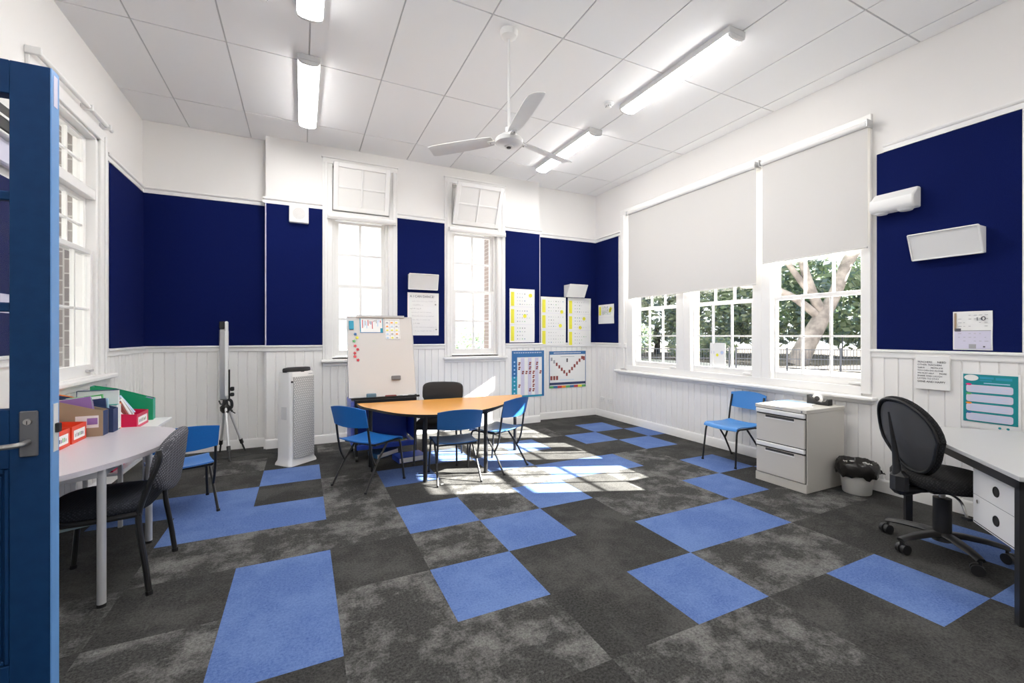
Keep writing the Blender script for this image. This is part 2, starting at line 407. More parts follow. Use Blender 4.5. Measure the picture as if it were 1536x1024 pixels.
# wainscot boards, rails, skirtings ---------------------------------
def bead(mb, p0, p1, z0, z1, nrm, t=.014, pitch=.095):
    p0 = Vector((*p0, 0)); p1 = Vector((*p1, 0)); L = (p1-p0).length; d = (p1-p0)/L; n = Vector((*nrm, 0)); k = max(1, round(L/pitch)); st = L/k
    prof = [(0, 0)]
    for i in range(k):
        a = i*st; b = a+st; prof += [(a+.002, t-.009), (a+.006, t), (b-.006, t), (b-.002, t-.009)]
    prof.append((L, 0))
    vs = [tuple(p0+d*a+n*h+Vector((0, 0, z))) for z in (z0, z1) for a, h in prof]; m_ = len(prof)
    fs = [(i, i+1, m_+i+1, m_+i) for i in range(m_-1)]+[tuple(range(m_, 2*m_))]
    mb.add(vs, fs, M_BEAD)
def moulding(mb, p0, p1, z, prof, nrm, material=M_TRIM):
    """prof: list of (out, dz) closed outline extruded from p0 to p1"""
    n = Vector((*nrm, 0)); vs = []
    for p in (p0, p1):
        for o_, dz in prof: vs.append(tuple(Vector((*p, z+dz))+n*o_))
    k = len(prof); fs = [(i, (i+1) % k, k+(i+1) % k, k+i) for i in range(k)]+[tuple(range(k))[::-1], tuple(range(k, 2*k))]
    mb.add(vs, fs, material)
DADO = [(0, -.065), (.020, -.065), (.024, -.055), (.024, -.02), (.038, -.012), (.038, 0), (.030, .006), (0, .006)]
RAIL = [(0, -.05), (.018, -.05), (.018, -.012), (.030, -.006), (.034, .004), (.030, .016), (.018, .018), (0, .02)]
BASE = [(0, 0), (.022, 0), (.022, .09), (.018, .105), (.010, .115), (0, .118)]
segs_back = [((XL, YB), (PX0, YB), (0, -1)), ((PX0, YP), (PX1, YP), (0, -1)), ((PX1, YB), (XR, YB), (0, -1))]
ret = [((PX0, YB), (PX0, YP), (-1, 0)), ((PX1, YP), (PX1, YB), (1, 0))]
bd = MB()
for a, b, n in segs_back+ret: moulding(bd, a, b, 0, BASE, n)
struct(bd.build('baseboard_back', ang=25))
bd = MB(); moulding(bd, (XR, YR), (XR, YB), 0, BASE, (-1, 0)); struct(bd.build('baseboard_right', ang=25))
bd = MB(); moulding(bd, (XL, 1.8), (XL, YB), 0, BASE, (1, 0)); moulding(bd, (XL, YR), (XL, .68), 0, BASE, (1, 0)); struct(bd.build('baseboard_left', ang=25))
W1C = (.22, 1.125); W2C = (1.77, 2.695)
t1 = MB()
for a, b, n in [segs_back[0], segs_back[2]]+ret: bead(t1, a, b, .1, 1.15, n)
for a, b in ((PX0, W1C[0]), (W1C[1], W2C[0]), (W2C[1], PX1)): bead(t1, (a, YP), (b, YP), .1, 1.15, (0, -1))
for a, b in (W1C, W2C): bead(t1, (a, YP), (b, YP), .1, .99, (0, -1))
for a, b, n in [segs_back[0], segs_back[2]]+ret: moulding(t1, a, b, 1.205, DADO, n)
for a, b in ((PX0-.038, W1C[0]), (W1C[1], W2C[0]), (W2C[1], PX1+.038)): moulding(t1, (a, YP), (b, YP), 1.205, DADO, (0, -1))
struct(t1.build('trim_1', smooth=False))
t2 = MB(); bead(t2, (XR, 5.35), (XR, YB), .1, 1.15, (-1, 0)); bead(t2, (XR, 2.05), (XR, 5.35), .1, .76, (-1, 0)); bead(t2, (XR, YR), (XR, 2.05), .1, 1.15, (-1, 0))
moulding(t2, (XR, 5.35), (XR, YB), 1.205, DADO, (-1, 0)); moulding(t2, (XR, YR), (XR, 2.06), 1.205, DADO, (-1, 0))
struct(t2.build('trim_2', smooth=False))
t3 = MB(); bead(t3, (XL, 5.0), (XL, YB), .1, 1.15, (1, 0)); bead(t3, (XL, 3.78), (XL, 5.0), .1, .90, (1, 0)); bead(t3, (XL, 1.8), (XL, 3.78), .1, 1.15, (1, 0)); bead(t3, (XL, YR), (XL, .66), .1, 1.15, (1, 0))
moulding(t3, (XL, 5.0), (XL, YB), 1.205, DADO, (1, 0)); moulding(t3, (XL, 1.8), (XL, 3.78), 1.205, DADO, (1, 0)); moulding(t3, (XL, YR), (XL, .66), 1.205, DADO, (1, 0))
struct(t3.build('trim_3', smooth=False))
t4 = MB(); ZR = 2.93
for a, b, n in [segs_back[0], segs_back[2]]+ret: moulding(t4, a, b, ZR, RAIL, n)
for a, b in ((PX0-.03, W1C[0]), (W1C[1], W2C[0]), (W2C[1], PX1+.03)): moulding(t4, (a, YP), (b, YP), ZR, RAIL, (0, -1))
moulding(t4, (XR, 5.35), (XR, YB), ZR, RAIL, (-1, 0)); moulding(t4, (XR, YR), (XR, 1.96), ZR, RAIL, (-1, 0)); moulding(t4, (XL, 5.0), (XL, YB), ZR, RAIL, (1, 0))
struct(t4.build('trim_4', ang=25))

# pinboards --------------------------------------------------------
def pinboard(x0, x1, y0, y1, label, z0=1.212, z1=2.878):
    s_ = .0015
    if x1-x0 < .05:
        q = s_ if x0 < 0 else -s_; x0 += q; x1 += q
    else: y0 -= s_; y1 -= s_
    o = MB().box(x0, x1, y0, y1, z0, z1, M_FELT, .003).build('pinboard'); tag(o, label, 'pinboard', 'navy pinboards around the walls'); return o
T = .0135
pinboard(XL, PX0-.02, YB-T, YB, 'wide navy felt pinboard in the left alcove, nothing pinned on it')
pinboard(PX0, W1C[0], YP-T, YP, 'navy felt pinboard with the round speaker, left of the first back window')
pinboard(W1C[1], W2C[0], YP-T, YP, 'navy felt pinboard between the two tall narrow windows')
pinboard(W2C[1], PX1, YP-T, YP, 'narrow navy felt pinboard just right of the second back window')
pinboard(PX1+.02, XR, YB-T, YB, 'navy felt pinboard with two long yellow-edged sheets, in the far right alcove')
pinboard(XR-T, XR, 5.41, YB-T, 'narrow navy felt pinboard at the far end of the window wall')
pinboard(XR-T, XR, 1.17, 2.01, 'large navy felt pinboard above the desk, right of the blinds')
pinboard(XL, XL+T, 5.09, YB-T, 'navy felt pinboard on the left wall between window and corner')
pinboard(XL, XL+T, 2.3, 3.7, 'navy felt pinboard on the left wall seen through the door glass', 1.212, 2.25)
pe = MB(); pe.box(XR-.02, XR, 1.145, 1.17, 1.212, 2.88, M_TRIM, .003); pe.box(PX0-.004, PX0+.006, YP-.016, YP, 1.21, 2.88, M_PLILAC); struct(pe.build('trim_5'))
mb = MB(); mb.box(PX1-.006, PX1+.004, YP-.016, YP, 1.21, 2.88, M_PLILAC); struct(mb.build('trim_6'))

# windows ----------------------------------------------------------
def sash(mb, gl, put, a0, a1, z0, z1, cols, rows, fr=.045, bot=.06, top=.045, mun=.018):
    """put(mb,a0,a1,z0,z1,d0,d1,mat): boxes in a wall frame; d = depth 0..1"""
    put(mb, a0, a0+fr, z0, z1, 0, 1, M_TRIM); put(mb, a1-fr, a1, z0, z1, 0, 1, M_TRIM)
    put(mb, a0+fr, a1-fr, z0, z0+bot, 0, 1, M_TRIM); put(mb, a0+fr, a1-fr, z1-top, z1, 0, 1, M_TRIM)
    A0, A1, Z0, Z1 = a0+fr, a1-fr, z0+bot, z1-top
    for c in range(1, cols): x = A0+(A1-A0)*c/cols; put(mb, x-mun/2, x+mun/2, Z0, Z1, .15, .85, M_TRIM)
    for r in range(1, rows): z = Z0+(Z1-Z0)*r/rows; put(mb, A0, A1, z-mun/2, z+mun/2, .2, .8, M_TRIM)
    put(gl, A0-.003, A1+.003, Z0-.003, Z1+.003, .46, .54, M_GLASS)
def win_root(n):
    o = bpy.data.objects.new('window_%d' % n, None); COL.objects.link(o); struct(o); return o
def back_window(n, C, H, tilt):
    r = win_root(n); c = MB(); yf = YP-.022
    c.box(C[0], H[0]+.012, yf, YP, .99, 3.53, M_TRIM, .004); c.box(H[1]-.012, C[1], yf, YP, .99, 3.53, M_TRIM, .004)
    c.box(C[0]+.025, C[0]+.06, yf-.012, yf, 1.03, 3.47, M_TRIM, .004); c.box(C[1]-.06, C[1]-.025, yf-.012, yf, 1.03, 3.47, M_TRIM, .004)
    c.box(C[0], C[1], yf-.004, YP, 3.455, 3.535, M_TRIM, .004); c.box(C[0]-.01, C[1]+.01, yf-.016, YP, 3.52, 3.54, M_TRIM, .004)
    c.box(H[0], H[1], YP-.012, YP+.1, 2.785, 2.88, M_TRIM, .004)   # transom
    c.box(H[0], H[0]+.014, YP, YB+.1, 1.05, 3.46, M_TRIM); c.box(H[1]-.014, H[1], YP, YB+.1, 1.05, 3.46, M_TRIM)
    c.box(H[0], H[1], YP, YB+.1, 3.445, 3.46, M_TRIM)
    c.box(H[0]+.014, H[0]+.05, YP+.055, YB+.1, 1.05, 2.785, M_TRIM, .003); c.box(H[1]-.05, H[1]-.014, YP+.055, YB+.1, 1.05, 2.785, M_TRIM, .003)
    c.box(H[0]+.014, H[1]-.014, YP+.10, YP+.115, 2.87, 3.45, M_TRIM)   # closed panel behind the hopper
    c.build('casing', r)
    s = MB(); s.box(C[0]-.02, C[1]+.02, YP-.075, YP+.06, .995, 1.03, M_TRIM, .008); s.box(C[0], C[1], YP-.03, YP, .95, .995, M_TRIM, .006)
    s.box(H[0], H[1], YP, YB+.1, 1.03, 1.06, M_TRIM, .004)
    s.build('sill', r)
    P = lambda y0, t: (lambda m, a, b, z, zz, d0, d1, mt: m.box(a, b, y0+t*d0, y0+t*d1, z, zz, mt, .002 if mt is M_TRIM else 0))
    for nm, z0, z1, y, bo, tp in (('sash', 1.07, 1.975, YP+.06, .07, .04), ('sash', 1.935, 2.785, YP+.105, .04, .035)):
        f = MB(); gl = MB(); sash(f, gl, P(y, .04), H[0]+.05, H[1]-.05, z0, z1, 2, 2, .045, bo, tp, .030)
        so = f.build(nm, r); gl.build('glass_pane', so, smooth=False)
    # hopper sash, hinged at its bottom and leaning into the room
    hp = bpy.data.objects.new('hopper_sash', None); COL.objects.link(hp); hp.parent = r
    hp.location = ((H[0]+H[1])/2, YP-.02, 2.89); hp.rotation_euler = (tilt, 0, 0)
    f = MB(); gl = MB(); hw = (H[1]-H[0])/2-.02
    sash(f, gl, P(-.02, .04), -hw, hw, 0, .57, 2, 2, .055, .055, .055, .02); gl.mats = [M_FROST]; f.build('frame', hp); gl.build('glass_pane', hp, smooth=False)
    return r
back_window(1, W1C, BW1, R(14)); back_window(2, W2C, BW2, R(24))
# right wall: three sash windows under one architrave
r = win_root(3); c = MB(); xf = XR-.022
c.box(xf, XR, 5.20, 5.35, .82, 3.17, M_TRIM, .004); c.box(xf-.02, xf, 5.24, 5.31, .82, 3.16, M_TRIM, .006); c.box(xf-.012, XR, 2.045, 2.12, .82, 3.169, M_TRIM, .004)
c.box(xf-.018, xf, 5.35-.16, 5.37, 1.14, 1.21, M_TRIM, .005)
c.box(xf, XR, 2.045, 5.35, 3.17, 3.25, M_TRIM, .004); c.box(xf, XR, 2.12, 5.20, .80, .88, M_TRIM, .003)
for a, b in ((5.07, 5.2), (4.0, 4.23), (2.95, 3.15)):
    c.box(XR-.02, XR+.11, a, b, .86, 3.18, M_TRIM, .003)
c.box(XR-.02, XR+.11, 2.075, 2.10, .86, 3.18, M_TRIM, .003); c.box(XR-.024, XR, 4.105, 4.115, .86, 3.18, M_BEAD); c.box(XR-.024, XR, 3.045, 3.055, .86, 3.18, M_BEAD)
c.box(XR+.01, XR+.11, 2.1, 5.1, 2.46, 2.54, M_TRIM, .003)
c.build('casing', r)
s = MB(); s.box(XR-.09, XR+.05, 2.00, 5.42, .765, .80, M_TRIM, .01); s.box(XR-.035, XR, 2.03, 5.38, .73, .765, M_TRIM, .006); s.box(XR, XR+.11, 2.1, 5.12, .84, .875, M_TRIM); s.build('sill', r)
PR = lambda x0, t: (lambda m, a, b, z, zz, d0, d1, mt: m.box(x0+t*d0, x0+t*d1, a, b, z, zz, mt, .002 if mt is M_TRIM else 0))
for a, b in ((4.23, 5.07), (3.15, 4.0), (2.10, 2.95)):
    for z0, z1, x, bo, tp in ((.875, 1.735, XR+.02, .075, .04), (1.70, 2.47, XR+.065, .04, .03), (2.54, 3.17, XR+.065, .05, .04)):
        f = MB(); gl = MB(); sash(f, gl, PR(x, .04), a+.008, b-.008, z0, z1, 3, 2, .03, bo, tp, .018)
        so = f.build('sash', r); gl.build('glass_pane', so, smooth=False)
    l = MB(); l.box(XR-.004, XR+.02, a+.03, a+.13, .895, .915, M_TRIM, .004); l.build('sash_lift', r)
# left wall window
r = win_root(4); c = MB(); xi = XL+.022
c.box(XL, xi, 4.87, 5.0, .95, 3.0, M_TRIM, .004); c.box(xi, xi+.012, 4.93, 4.975, 1.0, 3.05, M_TRIM, .004); c.box(XL, xi, 3.78, 3.91, .95, 3.0, M_TRIM, .004); c.box(XL, xi, 3.78, 5.0, 3.0, 3.1, M_TRIM, .004)
c.box(XL-.15, XL, 4.83, 4.88, 1.0, 3.0, M_TRIM, .003); c.box(XL-.15, XL, 3.90, 3.95, 1.0, 3.0, M_TRIM, .003); c.box(XL-.15, XL-.005, 3.95, 4.83, 2.47, 2.55, M_TRIM, .003); c.box(XL-.15, XL, 3.9, 4.88, 2.98, 3.0, M_TRIM)
c.build('casing', r)
s = MB(); s.box(XL-.15, XL+.08, 3.74, 5.06, .955, .995, M_TRIM, .01); s.box(XL, XL+.03, 3.78, 5.0, .90, .955, M_TRIM, .006); s.build('sill', r)
PL = lambda x0, t: (lambda m, a, b, z, zz, d0, d1, mt: m.box(x0-t*d0, x0-t*d1, a, b, z, zz, mt, .002 if mt is M_TRIM else 0))
for z0, z1, x, bo, tp in ((1.0, 2.04, XL-.02, .09, .04), (2.0, 2.47, XL-.065, .04, .03), (2.55, 2.98, XL-.065, .04, .03)):
    f = MB(); gl = MB(); sash(f, gl, PL(x, .04), 3.955, 4.825, z0, z1, 3, 2, .045, bo, tp, .02)
    so = f.build('sash', r); gl.build('glass_pane', so, smooth=False)
MB().box(XL-.02, XL+.004, 4.68, 4.78, 1.03, 1.05, M_ALU, .004).build('sash_lift', r)

# blinds -----------------------------------------------------------
def big_blind(y0, y1, zb, label):
    t = thing('roller_blind', label, 'blind', (XR-.07, (y0+y1)/2, zb), 0, 'large roller blinds on the window wall')
    h = (y1-y0)/2; top = 3.145-zb
    g_ = []
    for k in range(13):
        z = .012+(top-.012)*k/12; g_.append([(.004*sin(j*1.3+k*.4)*(1-k/12), -h+2*h*j/8, z) for j in range(9)])
    MB().sheet(g_, .002, M_BLIND).build('fabric', t)
    MB().tube([(0, -h, .008), (0, h, .008)], .008, M_BLIND).build('bottom_bar', t)
    MB().tube([(-.012, -h, top), (-.012, h, top)], .026, M_TRIM, 14).build('roller_tube', t)
    for q in (-h-.012, h+.012): MB().box(-.045, .048, q-.006, q+.006, top-.035, top+.035, M_ALU, .004).build('bracket', t)
    return t
big_blind(3.07, 5.10, 1.87, 'wide pale roller blind drawn low over two windows of the window wall')
big_blind(2.05, 3.00, 2.08, 'narrower pale roller blind above the filing cabinet window')
def rolled(C, label):
    x0, x1 = C[0]+.06, C[1]-.03
    t = thing('roller_blind', label, 'blind', ((x0+x1)/2, YP-.055, 2.80), 0, 'rolled-up roller blinds on the back windows'); h = (x1-x0)/2
    MB().tube([(-h, 0, 0), (h, 0, 0)], .03, M_TRIM, 14).build('roller_tube', t)
    MB().tube([(-h, -.022, -.034), (h, -.022, -.034)], .007, M_BLIND).build('bottom_bar', t)
    for q in (-h-.006, h+.006): MB().box(q-.004, q+.004, -.03, .034, -.034, .03, M_WHITE, .003).build('bracket', t)
    MB().tube([(h+.004, -.012, -.01), (h+.003, -.01, -1.55)], .0022, M_WHITE, 5).build('pull_cord', t)
rolled(W1C, 'rolled-up white blind across the back window behind the whiteboard')
rolled(W2C, 'rolled-up white blind across the back window beside the yellow charts')
t = thing('roller_blind', 'white rolled blind tube with brackets above the left wall window', 'blind', (XL+.05, 4.4, 3.13))
MB().tube([(0, -.6, 0), (0, .48, 0)], .018, M_TRIM, 12).build('roller_tube', t)
for q in (-.62, .14, .50): MB().box(-.05, .03, q-.01, q+.01, -.03, .02, M_WHITE, .004).build('bracket', t)
MB().tube([(.0, .52, -.0), (0, .60, 0)], .014, M_LAMPB, 10).build('end_cap', t)

# ------------------------------------------------------------------ ceiling lights, fan, detectors
def light_proto():
    t = thing('ceiling_light', '', 'light', (0, 0, ZC))
    MB().box(-.090, .090, -.635, .635, -.050, 0, M_LAMPB, .004).build('housing', t)
    prof = [(-.082, -.048), (-.079, -.060), (-.055, -.072), (0, -.079), (.055, -.072), (.079, -.060), (.082, -.048)]
    vs = [(x, y, z) for y in (-.61, .61) for x, z in prof]; k = len(prof)
    MB().add(vs, [(i, k+i, k+i+1, i+1) for i in range(k-1)]+[tuple(range(k)), tuple(range(k, 2*k))[::-1], (0, k-1, 2*k-1, k)], M_LAMP).build('diffuser', t)
    for q in (-.622, .622):
        vs = [(x, y, z-.003) for y in (q-.012, q+.012) for x, z in prof]
        MB().add(vs, [(i, k+i, k+i+1, i+1) for i in range(k-1)]+[tuple(range(k)), tuple(range(k, 2*k))[::-1], (0, k-1, 2*k-1, k)], M_LAMPB).build('end_cap', t)
    return t
lp = light_proto()
spots = [(.048, 4.64, 'lit fluorescent batten on the ceiling toward the back left'), (2.99, 4.66, 'lit fluorescent batten partly hidden behind a fan blade'),
         (2.99, 2.88, 'long lit fluorescent batten at the right, nearest the window wall blinds'), (.048, 2.83, 'lit fluorescent batten cut off by the top edge of the photo'),
         (.048, 1.05, 'lit ceiling batten behind the view, left row'),
         (.048, -.75, 'rearmost lit ceiling batten, left row'), (2.99, -.70, 'rearmost lit ceiling batten, right row')]
for k, (x, y, lb) in enumerate(spots):
    o = lp if k == 0 else copy_tree(lp)
    place(o, (x, y, ZC), 0, lb, 'ceiling battens')
f = thing('ceiling_fan', 'white three-blade ceiling fan hanging on a long rod', 'fan', (1.43, 3.03, ZC))
MB().lathe([(.068, 0), (.068, -.02), (.06, -.045), (.035, -.06), (.015, -.065)][::-1], M_WHITE).build('canopy', f)
MB().tube([(0, 0, -.05), (0, 0, -.76)], .010, M_WHITE, 10).build('rod', f)
h = MB(); h.lathe([(.0, -.895), (.03, -.894), (.035, -.885), (.085, -.88), (.105, -.865), (.108, -.84), (.095, -.825), (.07, -.82), (.062, -.80), (.03, -.795), (.028, -.745), (.012, -.74)], M_WHITE)
h.build('motor', f, ang=40)
MB().lathe([(0, -.902), (.016, -.901), (.018, -.893)], M_BLACK).build('centre_cap', f)
for a in (R(15), R(-100), R(136)):
    b = MB(); b.T = Matrix.Rotation(a, 4, 'Z')
    pitch = R(14)
    g_ = []
    for k, (rr, wd) in enumerate([(.13, .045), (.20, .056), (.35, .062), (.5, .064), (.62, .064), (.665, .058), (.675, .048)]):
        g_.append([(rr, q*wd*cos(pitch), -.825+q*wd*sin(pitch)+.008*(1-q*q)-rr*.02) for q in (-1, -.5, 0, .5, 1)])
    b.sheet(g_, .004, M_WHITE)
    bo = b.build('blade', f)
    b2 = MB(); b2.T = Matrix.Rotation(a, 4, 'Z'); b2.box(.08, .17, -.02, .02, -.842, -.834, M_WHITE, .002); b2.disc((.15, .0, -.845), (0, 0, 1), .006, .006, M_STEEL, 8); b2.build('blade_bracket', f)
def detector(x, y, label):
    t = thing('smoke_detector', label, 'smoke detector', (x, y, ZC), 0, 'smoke detectors')
    MB().lathe([(.05, 0), (.05, -.012), (.046, -.016), (.02, -.018)][::-1], M_WHITE).build('base_plate', t)
    MB().lathe([(.036, -.016), (.036, -.03), (.026, -.038), (.026, -.046), (.02, -.05), (0, -.05)][::-1], M_WHITE).build('sensor_head', t)
    v_ = MB()
    for k in range(8): a = k*pi/4; v_.box(.030*cos(a)-.003, .030*cos(a)+.003, .030*sin(a)-.003, .030*sin(a)+.003, -.040, -.034, M_INK)
    v_.build('vent_slots', t)
detector(2.78, 3.53, 'small round white detector on the ceiling between fan and right batten')
detector(-.25, 3.42, 'small round white detector at the top edge near the cut-off batten')

# ------------------------------------------------------------------ wall items
def wallM(origin, ux, n):
    """local frame: x along ux on the wall, y up, z out of the wall"""
    ux = Vector(ux); n = Vector(n); uy = Vector((0, 0, 1)); M_ = Matrix.Identity(4)
    for i in range(3): M_[i][0] = ux[i]; M_[i][1] = uy[i]; M_[i][2] = n[i]; M_[i][3] = origin[i]
    return M_
def paper(name, label, cat, corner, ux, n, wd, ht, back=M_PAPER, marks=None, group=None, th=.0015, curl=.004):
    """corner = lower left corner seen from the room"""
    m_ = MB(); m_.T = wallM(corner, ux, n)
    g_ = [[(wd*i/4, ht*j/6, th/2+curl*abs(sin(j*pi/6*1.5))*(.3+.7*i/4)) for j in range(7)] for i in range(5)]
    m_.sheet(g_, th, back)
    if marks: marks(m_, wd, ht, curl+th+.0008)
    o = m_.build(name, smooth=False); return tag(o, label, cat, group)
def rect(m_, x0, x1, y0, y1, z, material): m_.box(x0, x1, y0, y1, z-.0012, z, material)
def back_at(x, z, y): return (x, y, z)
# long charts with yellow margin
def chart_marks(seed, secs):
    def f(m_, w_, h_, z):
        rr = random.Random(seed); n = len(secs)
        for (a, b) in secs:
            rect(m_, w_*.05, w_*.18, h_*a, h_*b, z, M_YEL)
            rows = max(2, int((b-a)/.055))
            for k in range(rows):
                yy = h_*(a+(b-a)*(k+.5)/rows)
                for c_ in range(rr.randint(3, 7)):
                    xx = w_*(.30+.095*c_); q = rr.choice((.006, .008, .011)); rect(m_, xx, xx+q*1.1, yy-q*.5, yy+q*.7, z, rr.choice((M_INK, M_INKL, M_INK, M_GREEN, M_PBLUE)))
        for k in range(2):
            xx = w_*rr.uniform(.5, .85); yy = h_*rr.uniform(.35, .9); m_.disc((xx, yy, z-.0004), (0, 0, 1), .03, .0008, M_YEL, 14)
        for q in (1/3, 2/3): rect(m_, 0, w_, h_*q-.0015, h_*q+.0015, z-.0005, M_INKL if False else M_PLILAC)
    return f
S3 = [(.03, .30), (.36, .62), (.68, .94)]
G_CH = 'long yellow-margined charts'
paper('wall_chart', 'leftmost long white chart with yellow margin, on the narrow pinboard by the window', 'chart', (2.765, YP-T-.001, 1.225), (1, 0, 0), (0, -1, 0), .42, .80, marks=chart_marks(3, S3), group=G_CH)
paper('wall_chart', 'middle long chart with yellow margin and one orange spot, left of its alcove twin', 'chart', (3.37, YB-T-.022, 1.17), (1, 0, 0), (0, -1, 0), .46, .77, marks=chart_marks(5, S3), group=G_CH)
paper('wall_chart', 'rightmost long chart with yellow margin, nearest the room corner', 'chart', (3.87, YB-T-.022, 1.15), (1, 0, 0), (0, -1, 0), .45, .79, marks=chart_marks(8, S3), group=G_CH)
paper('wall_chart', 'small square yellow-margined sheet alone at the far end of the window wall', 'chart', (XR-T-.001, 5.90, 1.52), (0, -1, 0), (-1, 0, 0), .40, .31, marks=chart_marks(9, [(.45, .9)]), group=G_CH)
# handwritten sheet by the whiteboard
def hand(m_, w_, h_, z):
    rr = random.Random(4)
    m_.text('A I CAN DANCE!', .044, Matrix.Translation((.03, h_-.065, z)), M_INK)
    for k, (x0, x1, mt) in enumerate([(.06, .38, M_INKL), (.07, .2, M_INKL), (.03, .17, M_INK), (.05, .32, M_INKL), (.06, .36, M_INKL), (.07, .3, M_INKL), (.08, .17, M_INK), (.08, .4, M_INKL), (.1, .36, M_INKL)]):
        y = h_-.12-.05*k; x = x0
        while x < x1:
            q = rr.uniform(.008, .02); m_.tube([(x, y, z-.0005), (x+q*.5, y+rr.uniform(.004, .014), z-.0005), (x+q, y+rr.uniform(-.004, .004), z-.0005)], .0012, mt, 4); x += q+rr.choice((.002, .004, .014))
    for x, y in ((.38, .42), (.39, .08)): m_.disc((x, y, z), (0, 0, 1), .011, .004, M_STEEL, 12)
paper('handwritten_sheet', 'white handwritten sheet on the pinboard between the tall windows', 'poster', (1.26, YP-T-.001, 1.33), (1, 0, 0), (0, -1, 0), .425, .575, marks=hand)
# number posters below the rail
def poster_grid(m_, w_, h_, z):
    rect(m_, 0, w_, h_*.86, h_, z, M_PBLUE); rect(m_, 0, w_*.16, 0, h_*.86, z, M_PCYAN); rect(m_, .0, w_*.16, h_*.45, h_*.86, z+.0004, M_PBLUE)
    rect(m_, w_*.93, w_, 0, h_*.86, z, M_PBLUE); rect(m_, w_*.16, w_*.93, 0, h_*.04, z, M_PCYAN)
    for k in range(1, 7, 2): rect(m_, w_*(.16+.77*k/7), w_*(.16+.77*(k+1)/7), h_*.04, h_*.84, z, M_PLILAC)
    rr = random.Random(2)
    for k in range(16): xx = w_*(.06+.055*k); rect(m_, xx, xx+.012, h_*.945, h_*.965, z+.0008, M_PAPER)
    for k in range(9): rect(m_, w_*.055, w_*.10, h_*(.08+.083*k), h_*(.11+.083*k), z+.0012, M_PALEB)
    for (cx, cy) in ((0, 7), (0, 6), (3, 7), (3, 6), (5, 7), (5, 6), (1, 5), (2, 5), (3, 5), (4, 5), (6, 5), (4, 4), (4, 3), (4, 2), (0, 2), (3, 1), (4, 1)):
        x = w_*(.19+.77*cx/7); y = h_*(.02+.095*cy)
        rect(m_, x, x+w_*.055, y, y+h_*.03, z+.0008, M_PBRN); rect(m_, x+w_*.01, x+w_*.07, y+h_*.038, y+h_*.068, z+.0008, M_PBRN)
paper('number_poster', 'tall blue-bordered poster with a grid of little pictures, under the leftmost chart', 'poster', (2.80, YP-.017, .40), (1, 0, 0), (0, -1, 0), .55, .70, marks=poster_grid)
def poster_v(m_, w_, h_, z):
    rect(m_, 0, w_, h_*.91, h_, z, M_PBLUE); rect(m_, 0, w_, h_*.085, h_*.15, z, M_NAVY)
    cols = (M_GREEN, M_PBLUE, M_REDP, M_ORG, M_GREEN, M_PBLUE, M_REDP, M_YEL, M_GREEN)
    for k, c_ in enumerate(cols): rect(m_, w_*k/9, w_*(k+1)/9, 0, h_*.06, z, c_)
    rect(m_, 0, w_*.015, 0, h_, z, M_PBLUE); rect(m_, w_*.985, w_, 0, h_, z, M_PBLUE)
    for k in range(22): rect(m_, w_*(.12+.034*k), w_*(.14+.034*k), h_*.94, h_*.965, z+.0008, M_PAPER)
    for k in range(7):
        rect(m_, w_*(.04+.068*k), w_*(.085+.068*k), h_*(.74-.07*k), h_*(.83-.07*k), z, M_PBRN if k > 1 else M_INKL)
        if k: rect(m_, w_*(.45+.07*k), w_*(.50+.07*k), h_*(.32+.075*k), h_*(.41+.075*k), z, M_PBRN)
    rect(m_, w_*.92, w_*.975, h_*.74, h_*.85, z+.0004, M_PBRN); rect(m_, w_*.46, w_*.50, h_*.70, h_*.80, z, M_INK)
    for k in range(3): rect(m_, w_*(.03+.075*k), w_*(.085+.075*k), h_*.22, h_*.33, z, M_PBRN)
    rect(m_, w_*.3, w_*.68, h_*.845, h_*.855, z, M_INKL); rect(m_, w_*.27, w_*.67, h_*.21, h_*.22, z, M_PALEB)
paper('number_poster', 'landscape poster with a V of small brown pictures and rainbow base strip', 'poster', (3.53, YB-.018, .485), (1, 0, 0), (0, -1, 0), .70, .59, marks=poster_v)
# items on the right wall above the desk
def note(m_, w_, h_, z):
    rect(m_, .008, .02, h_*.5, h_-.01, z, M_BROWN); rect(m_, .012, .045, h_*.48, h_*.56, z+.0005, M_INK)
    rect(m_, .008, w_-.008, .008, h_*.5, z-.0004, M_PLILAC); rect(m_, .008, w_-.008, h_*.49, h_*.51, z, M_INKL)
    rr = random.Random(6)
    for k in range(8):
        y = h_*(.9-.095*k)
        if abs(y-h_*.5) < .02: continue
        for c_ in range(6):
            if rr.random() < .7: x = .03+.028*c_; rect(m_, x, x+rr.uniform(.008, .02), y-.0015, y+.0015, z+.0005, M_INKL)
    rect(m_, w_*.62, w_*.64, h_*.76, h_*.84, z+.0005, M_INK)
    m_.tube([(w_*.78+.010*cos(a*pi/4), h_*.81+.014*sin(a*pi/4), z) for a in range(9)], .0025, M_INK, 4); m_.disc((w_*.8, h_*.09, z), (0, 0, 1), .006, .003, M_INK, 8)
    rect(m_, w_*.42, w_*.6, .012, h_*.15, z+.0006, M_INKL)
paper('photo_print', 'photo print of an open handwritten notebook at the foot of the right pinboard', 'picture', (XR-T-.001, 1.522, 1.222), (0, -1, 0), (-1, 0, 0), .21, .285, marks=note)
paper('white_sheet', 'white sheet cut off by the right edge of the photo', 'paper', (XR-T-.001, 1.163, 1.36), (0, -1, 0), (-1, 0, 0), .03, .15)
